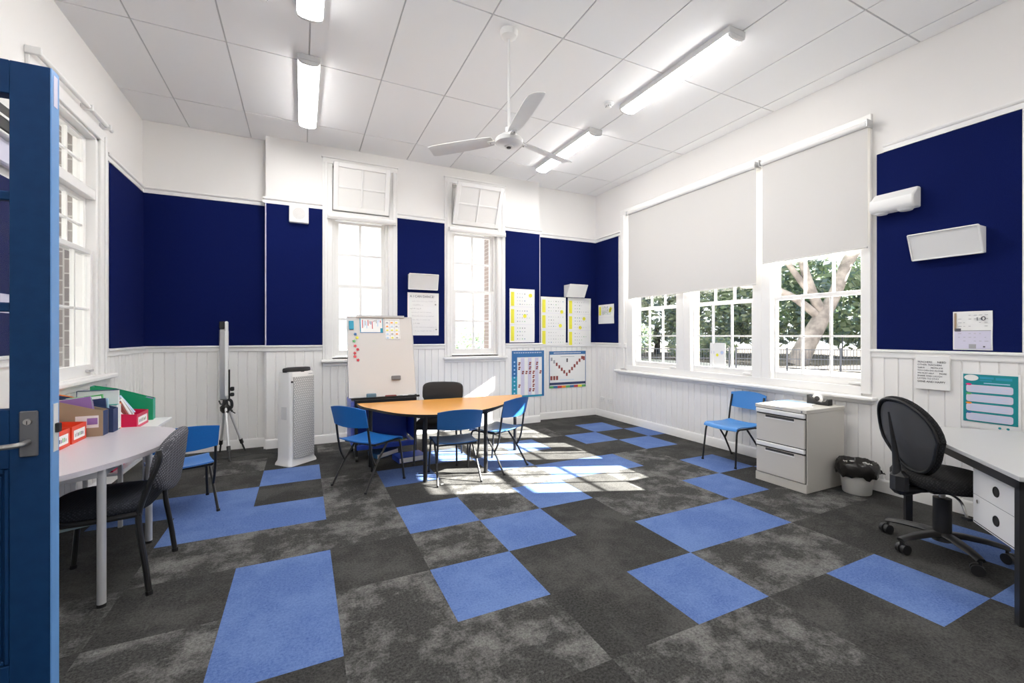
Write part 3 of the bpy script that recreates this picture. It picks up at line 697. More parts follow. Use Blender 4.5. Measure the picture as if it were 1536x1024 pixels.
def teach(m_, w_, h_, z):
    L = [('TEACHERS ', 'NEED'), ('OTHER TEACHERS', ''), ('THIS IS ', 'NOT', ' A JOB'), ('YOU CAN DO ALONE', ''), ('WE MUST HELP ', 'MORE'), ('SHARE AND LAUGH', ''), ('LISTEN TO STAY', '')]
    y = h_-.058
    for row in L:
        n = sum(len(x) for x in row); x = .014; sz = min(.0205, .172/(n*.66))
        for i, tx in enumerate(row):
            bold = i == 1
            if tx: m_.text(tx, sz*(1.05 if bold else .95), Matrix.Translation((x, y, z)), M_DARK if bold else M_INK); x += len(tx)*sz*.66
        y -= .0215
    m_.text('SANE AND HAPPY', .0205, Matrix.Translation((.014, y-.003, z)), M_DARK)
m_ = MB(); m_.T = wallM((XR-.040, 1.738, .908), (0, -1, 0), (-1, 0, 0)); m_.box(0, .205, 0, .265, -.022, 0, M_PAPER, .002); teach(m_, .205, .265, .0012)
tag(m_.build('canvas_sign', smooth=False), 'white square sign about teachers in black capitals, below the right pinboard', 'sign')
def greenp(m_, w_, h_, z):
    rect(m_, .012, w_-.012, .045, h_-.014, z, M_PTEAL)
    m_.tube([(.055, h_-.045, z-.0004), (.055, h_-.045, z+.0008)], .001, M_PAPER, 6)
    def oval(cx, cy, a, b, mt, zz): m_.prism([(cx+a*cos(k*pi/10), cy+b*sin(k*pi/10)) for k in range(20)], zz-.0008, zz, mt)
    oval(.055, h_-.04, .038, .022, M_PAPER, z+.001)
    rect(m_, .10, .17, h_-.045, h_-.03, z+.0006, M_PCYAN); rect(m_, .18, .26, h_-.05, h_-.032, z+.0006, M_PCYAN)
    rect(m_, .10, .16, h_-.06, h_-.052, z+.0006, M_PCYAN); rect(m_, .12, .25, h_-.078, h_-.072, z+.0006, M_PALEB)
    for k, c_ in enumerate((M_PINKL, M_GREEN, M_ORG, M_PBLUE)):
        y0 = h_-.145-.0685*k; x0, x1, y1 = .028, w_-.035, y0+.054; r_ = .014; P_ = []
        for cx, cy, a0 in ((x1-r_, y1-r_, 0), (x0+r_, y1-r_, 90), (x0+r_, y0+r_, 180), (x1-r_, y0+r_, 270)):
            for q in range(5): a = R(a0+22.5*q); P_.append((cx+r_*cos(a), cy+r_*sin(a)))
        m_.prism(P_, z, z+.0008, M_PLILAC); oval(.042, y1+.003, .016, .007, c_, z+.0020)
        for q in range(4): rect(m_, .05, w_-.06-.03*(q % 2), y0+.011+.010*q, y0+.013+.010*q, z+.0014, M_PALEB)
    for x in (.20, .24): m_.disc((x, .02, z), (0, 0, 1), .008, .0012, M_PTEAL, 10)
paper('advice_poster', 'teal poster with four white speech panels, on the boards above the desk', 'poster', (XR-.017, 1.475, .655), (0, -1, 0), (-1, 0, 0), .30, .405, marks=greenp)
# slanted white wall lamps
def wedge_lamp(label, loc, rz, wd=.42, ht=.21, top=.15, bot=.05):
    t = thing('wall_uplight', label, 'wall light', loc, rz, 'white wedge uplights on the pinboards')
    h = wd/2; vs = [(-h, 0, 0), (h, 0, 0), (h, -bot, 0), (-h, -bot, 0), (-h, 0, ht), (h, 0, ht), (h, -top, ht), (-h, -top, ht)]
    fs = [(0, 3, 2, 1), (4, 5, 6, 7), (3, 7, 6, 2), (0, 4, 7, 3), (1, 2, 6, 5), (0, 1, 5, 4)]
    MB().add(vs, fs, M_WHITE).build('body', t, bevel=.004)
    b = .014; n = Vector((0, -ht, -(top-bot))).normalized(); fr = MB()
    P_ = [Vector(vs[k])+n*.002 for k in (3, 2, 6, 7)]
    for k in range(4): fr.tube([P_[k], P_[(k+1) % 4]], .006, M_WHITE, 6)
    fr.build('rim', t)
    e = Vector((0, 0, 0)); q = [Vector(vs[k])*.985+n*.0015+Vector((0, 0, .003)) for k in (3, 2, 6, 7)]
    MB().add([tuple(a) for a in q]+[tuple(a-n*.001) for a in q], [(0, 1, 2, 3), (7, 6, 5, 4)], M_MESH).build('front_panel', t)
    return t
wedge_lamp('white wedge uplight above the handwritten sheet between the windows', (1.46, YP-T, 1.945), 0, .39, .20, .10, .05)
wedge_lamp('white wedge uplight over the twin charts in the far right alcove', (3.98, YB-T, 1.95), 0, .34, .19, .18, .08)
wedge_lamp('large white wedge uplight on the right pinboard above the desk', (XR-T, 1.545, 1.925), -R(90), .40, .19, .13, .05)
# round speaker
t = thing('wall_speaker', 'square white speaker with round grille under the left picture rail', 'speaker', (-.04, YP-T, 2.775))
MB().box(-.105, .105, -.05, 0, -.10, .10, M_WHITE, .008).build('body', t)
MB().tube([(0, -.05, .008), (0, -.053, .008)], .066, M_MESH, 28).build('grille', t)
q = MB(); q.tube([(.068*cos(a*pi/16), -.053, .008+.068*sin(a*pi/16)) for a in range(33)], .002, M_LAMPB, 5)
for rr_ in (.02, .035, .05): q.tube([(rr_*cos(a*pi/12), -.0535, .008+rr_*sin(a*pi/12)) for a in range(25)], .0012, M_LAMPB, 4)
q.build('grille_ring', t)
# sensor / emergency light
t = thing('emergency_light', 'white rounded twin-lens fitting on the edge of the right pinboard by the blind', 'wall light', (XR-T, 1.86, 2.43), -R(90))
body = MB(); prof = [(0, -.08), (-.10, -.08), (-.125, -.065), (-.135, -.03), (-.125, .015), (-.04, .085), (0, .085)]
for x0, x1 in ((-.15, .15),):
    vs = [(x, y, z) for x in (x0, x1) for y, z in prof]; k = len(prof); body.add(vs, [(i, i+1, k+i+1, k+i) for i in range(k-1)]+[tuple(range(k))[::-1], tuple(range(k, 2*k)), (0, k, 2*k-1, k-1)], M_WHITE)
body.build('body', t, bevel=.012)
MB().lathe([(.0, -.102), (.04, -.098), (.055, -.08)], M_LAMPB, (.08, -.07)).build('lens', t)
MB().lathe([(.0, -.098), (.035, -.094), (.05, -.08)], M_LAMPB, (-.08, -.07)).build('lens', t)
# outlets
for y, lb in ((5.79, 'white power outlet low on the window wall, nearer the corner'), (5.60, 'white power outlet low on the window wall, farther from the corner')):
    t = thing('power_outlet', lb, 'outlet', (XR-.014, y, .285), -R(90), 'outlets near the far corner')
    MB().box(-.06, .06, -.010, 0, -.038, .038, M_WHITE, .003).build('plate', t)
    for sx in (-.03, .03):
        q = MB()
        for a in (-.007, .007): q.box(sx+a-.001, sx+a+.001, -.0108, -.0095, -.008, .004, M_INK)
        q.box(sx-.005, sx+.005, -.0135, -.0095, .018, .028, M_LAMPB, .001)
        q.build('socket', t, smooth=False)

# ------------------------------------------------------------------ door (open, hinged on the left wall)
d = bpy.data.objects.new('door_1', None); COL.objects.link(d); struct(d); d.location = (XL+.012, 1.715, 0)
DW, DT, DZ = .902, .045, 2.105
lf = MB(); st = .088
lf.box(0, st, 0, DT, .012, DZ, M_DOORB, .002); lf.box(DW-st, DW-.003, 0, DT, .012, DZ, M_DOORB, .002)
lf.box(st, DW-st, 0, DT, DZ-.095, DZ, M_DOORB, .002); lf.box(st, DW-st, 0, DT, .955, 1.12, M_DOORB, .002); lf.box(st, DW-st, 0, DT, .012, .40, M_DOORB, .002)
for z in (1.41, 1.725): lf.box(st, DW-st, .008, DT-.008, z-.013, z+.013, M_DOORB, .003)
lf.box(st, DW-st, .016, DT-.016, .40, .955, M_DOORB)
for y0, y1 in ((.004, .016), (DT-.016, DT-.004)):   # panel mouldings
    for k, o_ in enumerate((0, .02)):
        lf.box(st+o_, st+o_+.014, y0+.004*k, y1, .40+o_, .955-o_, M_DOORB, .004); lf.box(DW-st-o_-.014, DW-st-o_, y0+.004*k, y1, .40+o_, .955-o_, M_DOORB, .004)
        lf.box(st+o_+.014, DW-st-o_-.014, y0+.004*k, y1, .955-o_-.014, .955-o_, M_DOORB, .002); lf.box(st+o_+.014, DW-st-o_-.014, y0+.004*k, y1, .40+o_, .40+o_+.014, M_DOORB, .004)
lf.build('leaf', d, ang=20)
MB().box(DW-.003, DW, .001, DT-.001, .013, DZ-.001, M_DOORE).build('edge_strip', d)['label'] = 'light blue painted door edge'
MB().box(st-.002, DW-st+.002, .020, .024, 1.118, DZ-.093, M_GLASS).build('glass_pane', d, smooth=False)
MB().box(DW-.066, DW-.026, -.007, 0, .985, 1.115, M_PLATE, .003).build('lock_plate', d)
hd = MB(); hd.tube(smooth_path([(DW-.046, -.006, 1.028), (DW-.046, -.045, 1.028), (DW-.06, -.056, 1.027), (DW-.10, -.058, 1.025), (DW-.17, -.056, 1.020)], 5), .0075, M_STEEL, 10); hd.build('lever_handle', d)
kl = MB(); kl.disc((DW-.046, -.010, 1.085), (0, 1, 0), .0085, .008, M_STEEL, 16); kl.box(DW-.047, DW-.045, -.0145, -.0138, 1.078, 1.088, M_DARK); kl.build('key_cylinder', d)
sp = MB(); sp.box(DW, DW+.0015, .010, DT-.010, .99, 1.13, M_LAMPB); sp.box(DW, DW+.011, .015, .033, 1.045, 1.072, M_BLACK, .002); sp.build('latch_plate', d)
MB().box(DW, DW+.001, .012, DT-.012, 2.0, 2.09, M_PLILAC).build('edge_tag', d)
da = MB()
for y0, y1 in ((.66, .76), (1.735, 1.80)): da.box(XL, XL+.02, y0, y1, 0, 2.11, M_TRIM, .004)
da.box(XL, XL+.02, .66, 1.80, 2.11, 2.2, M_TRIM, .004); struct(da.build('trim_7'))
# things on the left wall seen through the door glass
t = thing('projection_screen', 'long black and white case high on the left wall, seen through the door glass', 'projector screen', (XL, 2.95, 2.30))
MB().box(0, .09, -.65, .75, .16, .30, M_BLACK, .006).build('case', t)
MB().box(.09, .095, -.65, .75, .225, .24, M_WHITE).build('trim_strip', t)
MB().box(0, .085, -.65, .75, .145, .16, M_WHITE, .003).build('slot_bar', t)
MB().box(.012, .05, -.62, .72, .0, .145, M_PLILAC, .01).build('lilac_strip', t)  # plain lilac strip running below the slot bar
paper('lilac_note', 'small lilac note on the board behind the door glass', 'paper', (XL+T+.001, 3.50, 1.46), (0, 1, 0), (1, 0, 0), .10, .11, back=M_PLILAC)

# ------------------------------------------------------------------ chairs
def school_chair(sh, bt, w_, shell, label, group='blue school chairs'):
    t = thing('school_chair', label, 'chair', group=group); h = w_/2
    g_ = []
    for i, (y, dz) in enumerate([(-.185, .012), (-.15, .002), (-.08, -.004), (0, -.004), (.08, .0), (.14, .004), (.175, .0), (.192, -.012), (.198, -.028)]):
        wd = h*(.90 if i == 0 else .96 if y < .1 else 1.0)*(1 if y < .19 else .98)
        g_.append([(wd*q, y, sh+dz-.010*(1-q*q)) for q in (-1, -.75, -.4, 0, .4, .75, 1)])
    MB().sheet(g_, .009, shell).build('seat', t, ang=60)
    g_ = []; bh = .175
    for k in range(8):
        v = k/7; row = []
        for q in (-1, -.85, -.6, -.3, 0, .3, .6, .85, 1):
            z = bt-bh+bh*v*(1-.13*q*q)+.03*(1-v)*q*q*0-.012*(1-v)*(1-q*q)
            y = -.215-.035*v-.035*(1-q*q)
            row.append((h*(1.0+.03*v)*q, y, z))
        g_.append(row)
    MB().sheet(g_, .008, shell).build('backrest', t, ang=60)
    for s in (-1, 1):
        x = s*(h-.012)
        fr = MB()
        fr.tube(smooth_path([(x*1.05, .215, 0), (x, .19, sh*.6), (x*.98, .175, sh-.05), (x*.96, .14, sh-.022), (x*.95, .06, sh-.022), (x*.95, -.12, sh-.022)], 4), .0095, M_BLKMET, 8)
        fr.build('leg', t)
        rl = MB(); rl.tube([(x*.95, .02, sh-.026), (x*.99, -.115, .20*sh/.38), (x*1.06, -.245, 0)], .0095, M_BLKMET, 8); rl.build('leg', t)
        up = MB(); up.tube(smooth_path([(x*.99, -.125, .20*sh/.38), (x*1.0, -.165, .28*sh/.38), (x*1.01, -.190, sh+.02), (x*1.0, -.212, bt-.16), (x*.99, -.238, bt-.045)], 4), .0095, M_BLKMET, 8); up.build('back_upright', t)
        MB().tube([(x*1.05, .215, 0), (x*1.05, .214, .016)], .0125, M_DARK, 8).build('rubber_foot', t); MB().tube([(x*1.06, -.245, 0), (x*1.06, -.243, .016)], .0125, M_DARK, 8).build('rubber_foot', t)
    MB().tube([(-h+.02, -.115, sh-.026), (h-.02, -.115, sh-.026)], .008, M_BLKMET, 8).build('cross_bar', t)
    return t
def face(fx, fy): return math.atan2(-fx, fy)
cA = school_chair(.40, .725, .42, M_BLUE, 'bright blue school chair at the left end of the orange table, angled away'); cA.location = (.555, 4.13, 0); cA.rotation_euler.z = face(.82, .57)
cB = school_chair(.355, .675, .40, M_BLUE2, 'small dark blue school chair at the front middle of the orange table'); cB.location = (1.285, 3.94, 0); cB.rotation_euler.z = face(.08, .997)
cC = school_chair(.395, .72, .40, M_BLUE2, 'dark blue school chair at the right end of the orange table'); cC.location = (1.785, 4.075, 0); cC.rotation_euler.z = face(-.48, .877)
cE = school_chair(.395, .72, .40, M_BLUE3, 'blue school chair standing alone beside the filing cabinet'); cE.location = (4.10, 3.14, 0); cE.rotation_euler.z = R(90)
cG = school_chair(.355, .67, .41, M_BLUE, 'bright blue school chair behind the grey padded chair at the left tables'); cG.location = (-.845, 4.11, 0); cG.rotation_euler.z = face(-.3, .95)

def padded_chair(label, sh, bt, bb, w_, legw, fab, frame_r, round_back, bend=.05):
    t = thing('padded_chair', label, 'chair'); h = w_/2
    # seat cushion
    m_ = MB(); out = []
    for k in range(28):
        a = 2*pi*k/28; ca, sa = cos(a), sin(a); e = .62
        out.append((h*abs(ca)**e*(1 if ca > 0 else -1), .225*abs(sa)**e*(1 if sa > 0 else -1)+.01))
    prof = [(.80, -.055), (.95, -.05), (1.0, -.035), (1.0, -.012), (.95, .006), (.80, .014), (.4, .018)]
    vs = [(x*q, y*q, sh-.014+z) for q, z in prof for x, y in out]; n = 28
    fs = [(i*n+k, i*n+(k+1) % n, (i+1)*n+(k+1) % n, (i+1)*n+k) for i in range(len(prof)-1) for k in range(n)]+[tuple(range(n))[::-1], tuple((len(prof)-1)*n+k for k in range(n))]
    m_.add(vs, fs, fab); m_.build('seat_cushion', t, ang=60)
    MB().box(-h*.78, h*.78, -.17, .17, sh-.082, sh-.066, M_BLACK, .006).build('seat_pan', t)
    # back cushion: rounded slab following a curve
    m_ = MB(); N = 28; cz = (bt+bb)/2; hz = (bt-bb)/2; ring = []
    for k in range(N):
        a = 2*pi*k/N; ca, sa = cos(a), sin(a); e = .85 if round_back else .45
        ring.append((h*.98*abs(ca)**e*(1 if ca > 0 else -1), hz*abs(sa)**e*(1 if sa > 0 else -1)))
    def by(x, z): return -.225-.18*(z-sh)*.75-bend*(1-(x/h)**2)
    vs = []; layers = [(.90, -.026), (.98, -.020), (1.0, -.006), (1.0, .008), (.97, .02), (.85, .027), (.4, .03)]
    for q, o_ in layers:
        for x, z in ring:
            X = x*q; Z = cz+z*q; vs.append((X, by(X, Z)-o_+.0, Z))
    fs = [(i*N+k, (i+1)*N+k, (i+1)*N+(k+1) % N, i*N+(k+1) % N) for i in range(len(layers)-1) for k in range(N)]
    vs.append((0, by(0, cz)+.026, cz)); vs.append((0, by(0, cz)-.031, cz)); c0 = len(vs)-2
    fs += [(c0, k, (k+1) % N) for k in range(N)]+[(c0+1, (len(layers)-1)*N+(k+1) % N, (len(layers)-1)*N+k) for k in range(N)]
    m_.add(vs, fs, fab); m_.build('back_cushion', t, ang=60)
    L = legw/2
    for s in (-1, 1):
        x = s*L
        m_ = MB(); m_.tube(smooth_path([(x*1.02, .235, 0), (x, .215, sh*.5), (x*.98, .20, sh-.10), (x*.96, .165, sh-.07), (x*.95, .0, sh-.07), (x*.96, -.20, sh-.06)], 4), frame_r, M_BLKMET, 10); m_.build('leg', t)
        m_ = MB(); m_.tube(smooth_path([(x*1.02, -.235, 0), (x*1.0, -.215, sh*.35), (x*.97, -.19, sh*.72), (x*.96, -.19, sh-.05), (x*.97, -.215, sh+.04), (x*.96, by(x*.9, sh+.2)-.012, sh+.2), (x*.95, by(x*.9, bt-.10)-.008, bt-.07)], 4), frame_r, M_BLKMET, 10); m_.build('leg', t)
        for y in (.235, -.235): MB().tube([(x*1.02, y, 0), (x*1.02, y*.995, .02)], frame_r+.003, M_DARK, 10).build('rubber_foot', t)
    MB().tube([(-L*.95, .17, sh-.07), (L*.95, .17, sh-.07)], frame_r*.9, M_BLKMET, 8).build('cross_bar', t)
    return t
pF = padded_chair('grey woven padded chair at the pale table, rounded back, nearest the door', .475, .80, .47, .47, .49, M_FGREY, .0135, True)
[c for c in pF.children if c.name.startswith('seat_cushion')][0].data.materials[0] = M_FDK
pF.location = (-.945, 3.075, 0); pF.rotation_euler.z = R(90)
MB().prism([(-.15, .20), (-.05, -.02), (.06, -.05), (.15, .20)], .34, .352, M_TEALSEAT).build('under_tray', pF)['label'] = 'pale aqua plastic tray under the seat'
pD = padded_chair('charcoal padded chair behind the orange table, facing the room', .43, .80, .585, .47, .43, M_FCHAR, .010, False, .04)
pD.location = (1.32, 4.555, 0); pD.rotation_euler.z = face(-.43, -.9)

# ------------------------------------------------------------------ tables
t = thing('activity_table', 'orange half-round table with black legs in the middle of the room', 'table', (1.42, 4.30, 0), 0)
tp_ = smooth_path([(x, y, 0) for x, y in [(.50, 4.72), (.53, 4.50), (.61, 4.29), (.79, 3.94), (1.04, 3.765), (1.33, 3.755), (1.62, 3.86), (1.91, 4.09), (2.12, 4.29), (2.28, 4.47), (2.32, 4.62)]], 4)
out = [(p.x-1.42, p.y-4.30) for p in tp_]
m_ = MB(); m_.prism(out, .608, .63, M_ORANGE, M_BLKMET); m_.build('tabletop', t, bevel=.002)
legs = []
for X, Y in ((1.002, 3.90), (1.60, 3.915), (2.22, 4.54), (.62, 4.60)):
    v = Vector((X-1.42, Y-4.30)); legs.append(v)
    m_ = MB(); m_.tube([(v.x, v.y, .01), (v.x, v.y, .608)], .019, M_BLKMET, 14); l = m_.build('leg', t)
    MB().tube([(v.x, v.y, 0), (v.x, v.y, .018)], .0215, M_DARK, 14).build('rubber_foot', l)
m_ = MB()
for a, b in ((0, 1), (1, 2), (2, 3), (3, 0)):
    m_.T = Matrix.Translation((legs[a].x, legs[a].y, 0)) @ Matrix.Rotation(math.atan2(legs[b].y-legs[a].y, legs[b].x-legs[a].x), 4, 'Z'); m_.box(0, (legs[b]-legs[a]).length, -.010, .010, .572, .608, M_BLKMET)
m_.build('frame_rail', t)

t = thing('activity_table', 'pale grey round-edged table with silver legs, by the door', 'table', (-1.2, 3.1, 0))
pts = [(-1.53, 2.38), (-1.3, 2.40), (-1.12, 2.50), (-.98, 2.63), (-.87, 2.78), (-.79, 2.93), (-.735, 3.116), (-.716, 3.32), (-.735, 3.50), (-.80, 3.68), (-.92, 3.79), (-1.1, 3.84), (-1.3, 3.85), (-1.53, 3.85)]
cur = smooth_path([(x, y, 0) for x, y in pts], 4); poly = [(p.x+1.2, p.y-3.1) for p in cur]
MB().prism(poly, .675, .70, M_LAM).build('tabletop', t, bevel=.003)
for X, Y in ((-.89, 2.80), (-.89, 3.53), (-1.44, 2.55), (-1.44, 3.7)):
    x, y = X+1.2, Y-3.1
    l = MB().tube([(x, y, .01), (x, y, .675)], .018, M_LEGSIL, 16).build('leg', t); MB().tube([(x, y, 0), (x, y, .015)], .020, M_BLACK, 14).build('rubber_foot', l)
m_ = MB()
for a, b in (((-.89, 2.80), (-.89, 3.53)), ((-.89, 2.80), (-1.44, 2.55)), ((-.89, 3.53), (-1.44, 3.7)), ((-1.44, 2.55), (-1.44, 3.7))):
    d_ = Vector(b)-Vector(a); m_.T = Matrix.Translation((a[0]+1.2, a[1]-3.1, 0)) @ Matrix.Rotation(math.atan2(d_.y, d_.x), 4, 'Z'); m_.box(0, d_.length, -.008, .008, .635, .675, M_LEGSIL)
m_.build('frame_rail', t)

t = thing('side_table', 'white rectangular two-tier table against the left wall, holding coloured boxes', 'table', (-1.245, 4.15, 0))
MB().box(-.28, .275, -.28, .30, .64, .66, M_LAMW, .003).build('tabletop', t)
MB().box(-.26, .10, -.26, .27, .36, .378, M_LAMW, .003).build('lower_shelf', t)
for x in (-.255, .105):
    for y in (-.25, .27): MB().box(x-.012, x+.012, y-.012, y+.012, 0, .64, M_LEGSIL, .002).build('leg', t)

# desk ---------------------------------------------------------------
DA = math.atan2(.649, .761)
t = thing('office_desk', 'white-topped corner desk with black frame and hanging drawer unit', 'desk', (2.945, .785, 0), DA)
MB().box(-.02, 1.27, -.68, .01, .668, .69, M_DESK, .002).build('desktop', t)
m_ = MB()
for y in (-.02, -.64): m_.box(0, 1.25, y-.02, y+.02, .622, .668, M_BLKMET, .002)
for x in (0, 1.25): m_.box(x-.02+.02*(x == 0), x+.02-.02*(x > 0), -.64, -.02, .622, .668, M_BLKMET, .002)
m_.build('frame_rail', t)
for x in (.0, 1.23):
    for y in (-.64, -.0): MB().box(x-.0, x+.04, y-.04, y, 0, .668, M_BLKMET, .002).build('leg', t)
for x in (.30, .95):
    m_ = MB(); m_.tube([(x, -.6, .69), (x, -.6, .694)], .03, M_BLACK, 16); m_.build('cable_grommet', t)
pd = MB(); pd.box(.045, .485, -.56, -.045, .30, .622, M_LAMW, .002); p = pd.build('pedestal', t)
for z0, z1 in ((.315, .459), (.462, .608)):
    dr = MB(); dr.box(.060, .470, -.046, -.0405, z0, z1, M_LAMW, .001); do = dr.build('drawer', p)
    zc = (z0+z1)/2; rg = MB(); rg.tube([(.265, -.041, zc), (.265, -.0398, zc)], .024, M_BLACK, 24); rg.tube([(.265+.024*cos(a*pi/12), -.0395, zc+.024*sin(a*pi/12)) for a in range(25)], .003, M_DARK, 6); rg.build('finger_hole', do)
g2 = MB(); g2.box(.054, .476, -.0452, -.0435, .309, .614, M_DARK); g2.build('shadow_gap', p)
MB().tube([(.42, -.042, .432), (.42, -.034, .432)], .010, M_CHROME, 16).build('lock', p)
# office chair -------------------------------------------------------
t = thing('office_chair', 'black swivel chair with mesh back, at the corner desk', 'chair', (3.555, 1.27, 0), R(-115))
casters = [(3.525, 1.548), (3.275, 1.37), (3.346, 1.052)]
a0 = math.atan2(1.37-1.27, 3.275-3.555)-R(-115)
bs = MB(); bs.tube([(0, 0, .07), (0, 0, .13)], [.05, .038], M_BLACK, 20); hub = bs.build('base_hub', t)
for k in range(5):
    a = a0+k*2*pi/5; c_, s_ = cos(a), sin(a)
    m_ = MB(); P_ = [(.02, .105, .024), (.10, .105, .021), (.20, .095, .017), (.265, .082, .014), (.285, .075, .012)]
    g_ = []
    for r_, z, hw in P_:
        hw *= 1.45
        g_.append([(r_*c_-q*hw*s_, r_*s_+q*hw*c_, z+(.012 if abs(q) < .9 else 0)) for q in (-1, -.6, 0, .6, 1)])
    m_.sheet(g_, .016, M_BLACK); m_.build('base_arm', t, ang=50)
    cs = MB(); cx, cy = .28*c_, .28*s_; ax = Vector((-s_, c_, 0)); ax = (Matrix.Rotation(k*1.1, 4, 'Z') @ ax)
    fw = Vector((-ax.y, ax.x, 0))*.012
    for q in (-.016, .016):
        cs.disc((cx+ax.x*q+fw.x, cy+ax.y*q+fw.y, .030), ax, .030, .020, M_BLACK, 18)
    cs.disc((cx+fw.x, cy+fw.y, .034), ax, .022, .02, M_DARK, 12); cs.tube([(cx, cy, .035), (cx, cy, .078)], .008, M_BLACK, 8)
    cs.build('caster', t)
m_ = MB(); m_.tube([(0, 0, .11), (0, 0, .33)], .044, M_BLACK, 20); m_.tube([(0, 0, .31), (0, 0, .38)], .016, M_STEEL, 12); m_.build('gas_column', t)
m_ = MB(); m_.box(-.08, .08, -.13, .10, .375, .415, M_BLACK, .01); m_.box(-.035, .035, -.28, -.10, .37, .40, M_BLACK, .008); m_.build('mechanism', t)
for s in (-1, 1):
    m_ = MB(); m_.tube(smooth_path([(s*.05, -.03, .385), (s*.15, -.05, .37), (s*.19, -.06, .32), (s*.20, -.06, .29)], 4), .007, M_STEEL, 8); m_.box(s*.20-.022, s*.20+.022, -.075, -.045, .275, .292, M_BLACK, .004); m_.build('lever', t)
# seat
m_ = MB(); out = []
for k in range(32):
    a = 2*pi*k/32; ca, sa = cos(a), sin(a); e = .7; out.append((.235*abs(ca)**e*(1 if ca > 0 else -1), .235*abs(sa)**e*(1 if sa > 0 else -1)+.02))
prof = [(.75, -.07), (.95, -.062), (1.0, -.04), (1.0, -.015), (.95, .005), (.8, .012), (.4, .008)]
vs = [(x*q, y*q, .475+z) for q, z in prof for x, y in out]; n = 32
m_.add(vs, [(i*n+k, i*n+(k+1) % n, (i+1)*n+(k+1) % n, (i+1)*n+k) for i in range(len(prof)-1) for k in range(n)]+[tuple(range(n))[::-1], tuple((len(prof)-1)*n+k for k in range(n))], M_FBLK)
m_.build('seat_cushion', t, ang=60)
# backrest: curved mesh panel with fabric rim
def bk(u, v):   # u -1..1, v 0..1
    hw = .165+.075*sin(pi*min(1, v*1.02)**.9)*1.0
    z = .50+.435*v
    y = -.235-.03*sin(pi*v)*0+.045*(v-.35)**2*0-.05*v+.055*sin(v*pi*1.0)*.3+.075*u*u
    return (hw*u, y-.01, z)
M_SHELL = mat('dark grey translucent shell', (.075, .075, .077), .5)
def outline(k, n=44):
    a = 2*pi*k/n; ca, sa = cos(a), sin(a)
    u = .190*abs(ca)**.78*(1 if ca > 0 else -1); z = .225*abs(sa)**.85*(1 if sa > 0 else -1)
    u *= 1+.34*(z/.225) if z < 0 else 1-.16*(z/.225)**2
    return u, z
def bpos(u, z, off=0): return (u, -.190-.10*((z+.225)/.45)+.02*cos(z/.225*pi/2)*0+1.45*u*u+.05*max(0, -z-.05)/.17+off, .715+z)
N = 44; rim = [outline(k) for k in range(N)]
m_ = MB()
for q0, q1, off0, off1, th_ in ((0.0, 1.0, -.02, -.02, 0),):
    rings = [0.0, .3, .6, .8, .94, 1.0]; vs = []; fs = []
    for off, flip in ((-.012, 0), (-.020, 1)):
        o_ = len(vs)
        for q in rings[1:]:
            for u, z in rim: vs.append(bpos(u*q, z*q, off))
        vs.append(bpos(0, 0, off)); c0 = len(vs)-1
        for i in range(len(rings)-2):
            for k in range(N):
                f_ = (o_+i*N+k, o_+i*N+(k+1) % N, o_+(i+1)*N+(k+1) % N, o_+(i+1)*N+k); fs.append(f_ if flip else f_[::-1])
        for k in range(N): f_ = (c0, o_+(k+1) % N, o_+k); fs.append(f_ if flip else f_[::-1])
    m_.add(vs, fs, M_SHELL)
m_.build('mesh_panel', t, ang=60)
m_ = MB(); m_.tube([bpos(u*.97, z*.97, .0) for u, z in rim]+[bpos(rim[0][0]*.97, rim[0][1]*.97, .0)], .022, M_FBLK, 10, cap=False); m_.build('back_rim', t, ang=60)
m_ = MB()
m_.tube([bpos(u*.99, z*.99, -.028) for u, z in rim]+[bpos(rim[0][0]*.99, rim[0][1]*.99, -.028)], .009, M_BLACK, 8, cap=False); m_.build('back_frame', t, ang=60)
m_ = MB(); sp_ = [(0, -.15, .385), (0, -.24, .375), (0, -.28, .44), (0, -.285, .52), (0, -.295, .62), (0, -.315, .74), (0, -.335, .86)]
m_.tube(smooth_path(sp_, 4), [.026]*8+[.026-.0013*k for k in range(17)], M_BLACK, 10); m_.build('back_spine', t, ang=60)
m_ = MB(); m_.box(-.05, .05, -.31, -.225, .355, .50, M_BLACK, .03); m_.build('tilt_housing', t, ang=60)
# filing cabinet -------------------------------------------------------
t = thing('filing_cabinet', 'light grey two-drawer steel filing cabinet under the window', 'cabinet', (3.80, 2.215, 0))
CW, CD, CHT = .455, .555, .70
MB().box(.012, CD, 0, CW, .0, CHT-.03, M_CAB, .003).build('body', t)
m_ = MB(); m_.box(-.004, CD+.002, -.002, CW+.002, CHT-.03, CHT, M_CAB, .003); m_.build('top', t)
MB().box(.0, .014, .0, CW, .0, .075, M_CAB, .002).build('plinth', t)
for z0, z1 in ((.082, .365), (.373, .664)):
    g2 = MB(); g2.box(.008, .0125, .008, CW-.008, z0-.005, z1+.004, M_CABD); g2.build('shadow_gap', t)
    dr = MB(); dr.box(-.006, .012, .012, CW-.012, z0, z1-.05, M_CAB, .003)
    do = dr.build('drawer', t)
    hnd = MB(); hnd.box(-.016, .010, .012, CW-.012, z1-.036, z1, M_LAMW, .004); ho = hnd.build('pull_rail', do)
    hnd = MB(); hnd.box(-.0075, -.004, .10, CW-.10, z1-.072, z1-.052, M_CABD, .002); hnd.box(-.009, -.0065, .095, CW-.095, z1-.080, z1-.073, M_LAMW, .001); hnd.build('finger_slot', do)
MB().tube([(-.004, .035, CHT-.016), (-.008, .035, CHT-.016)], .007, M_CHROME, 12).build('lock', t)
MB().box(-.006, -.004, .20, .26, CHT-.022, CHT-.012, M_ALU).build('name_plate', t)
t = thing('tape_dispenser', 'black tape dispenser with a white roll on the grey cabinet', 'tape dispenser', (4.255, 2.36, .70), R(-90))
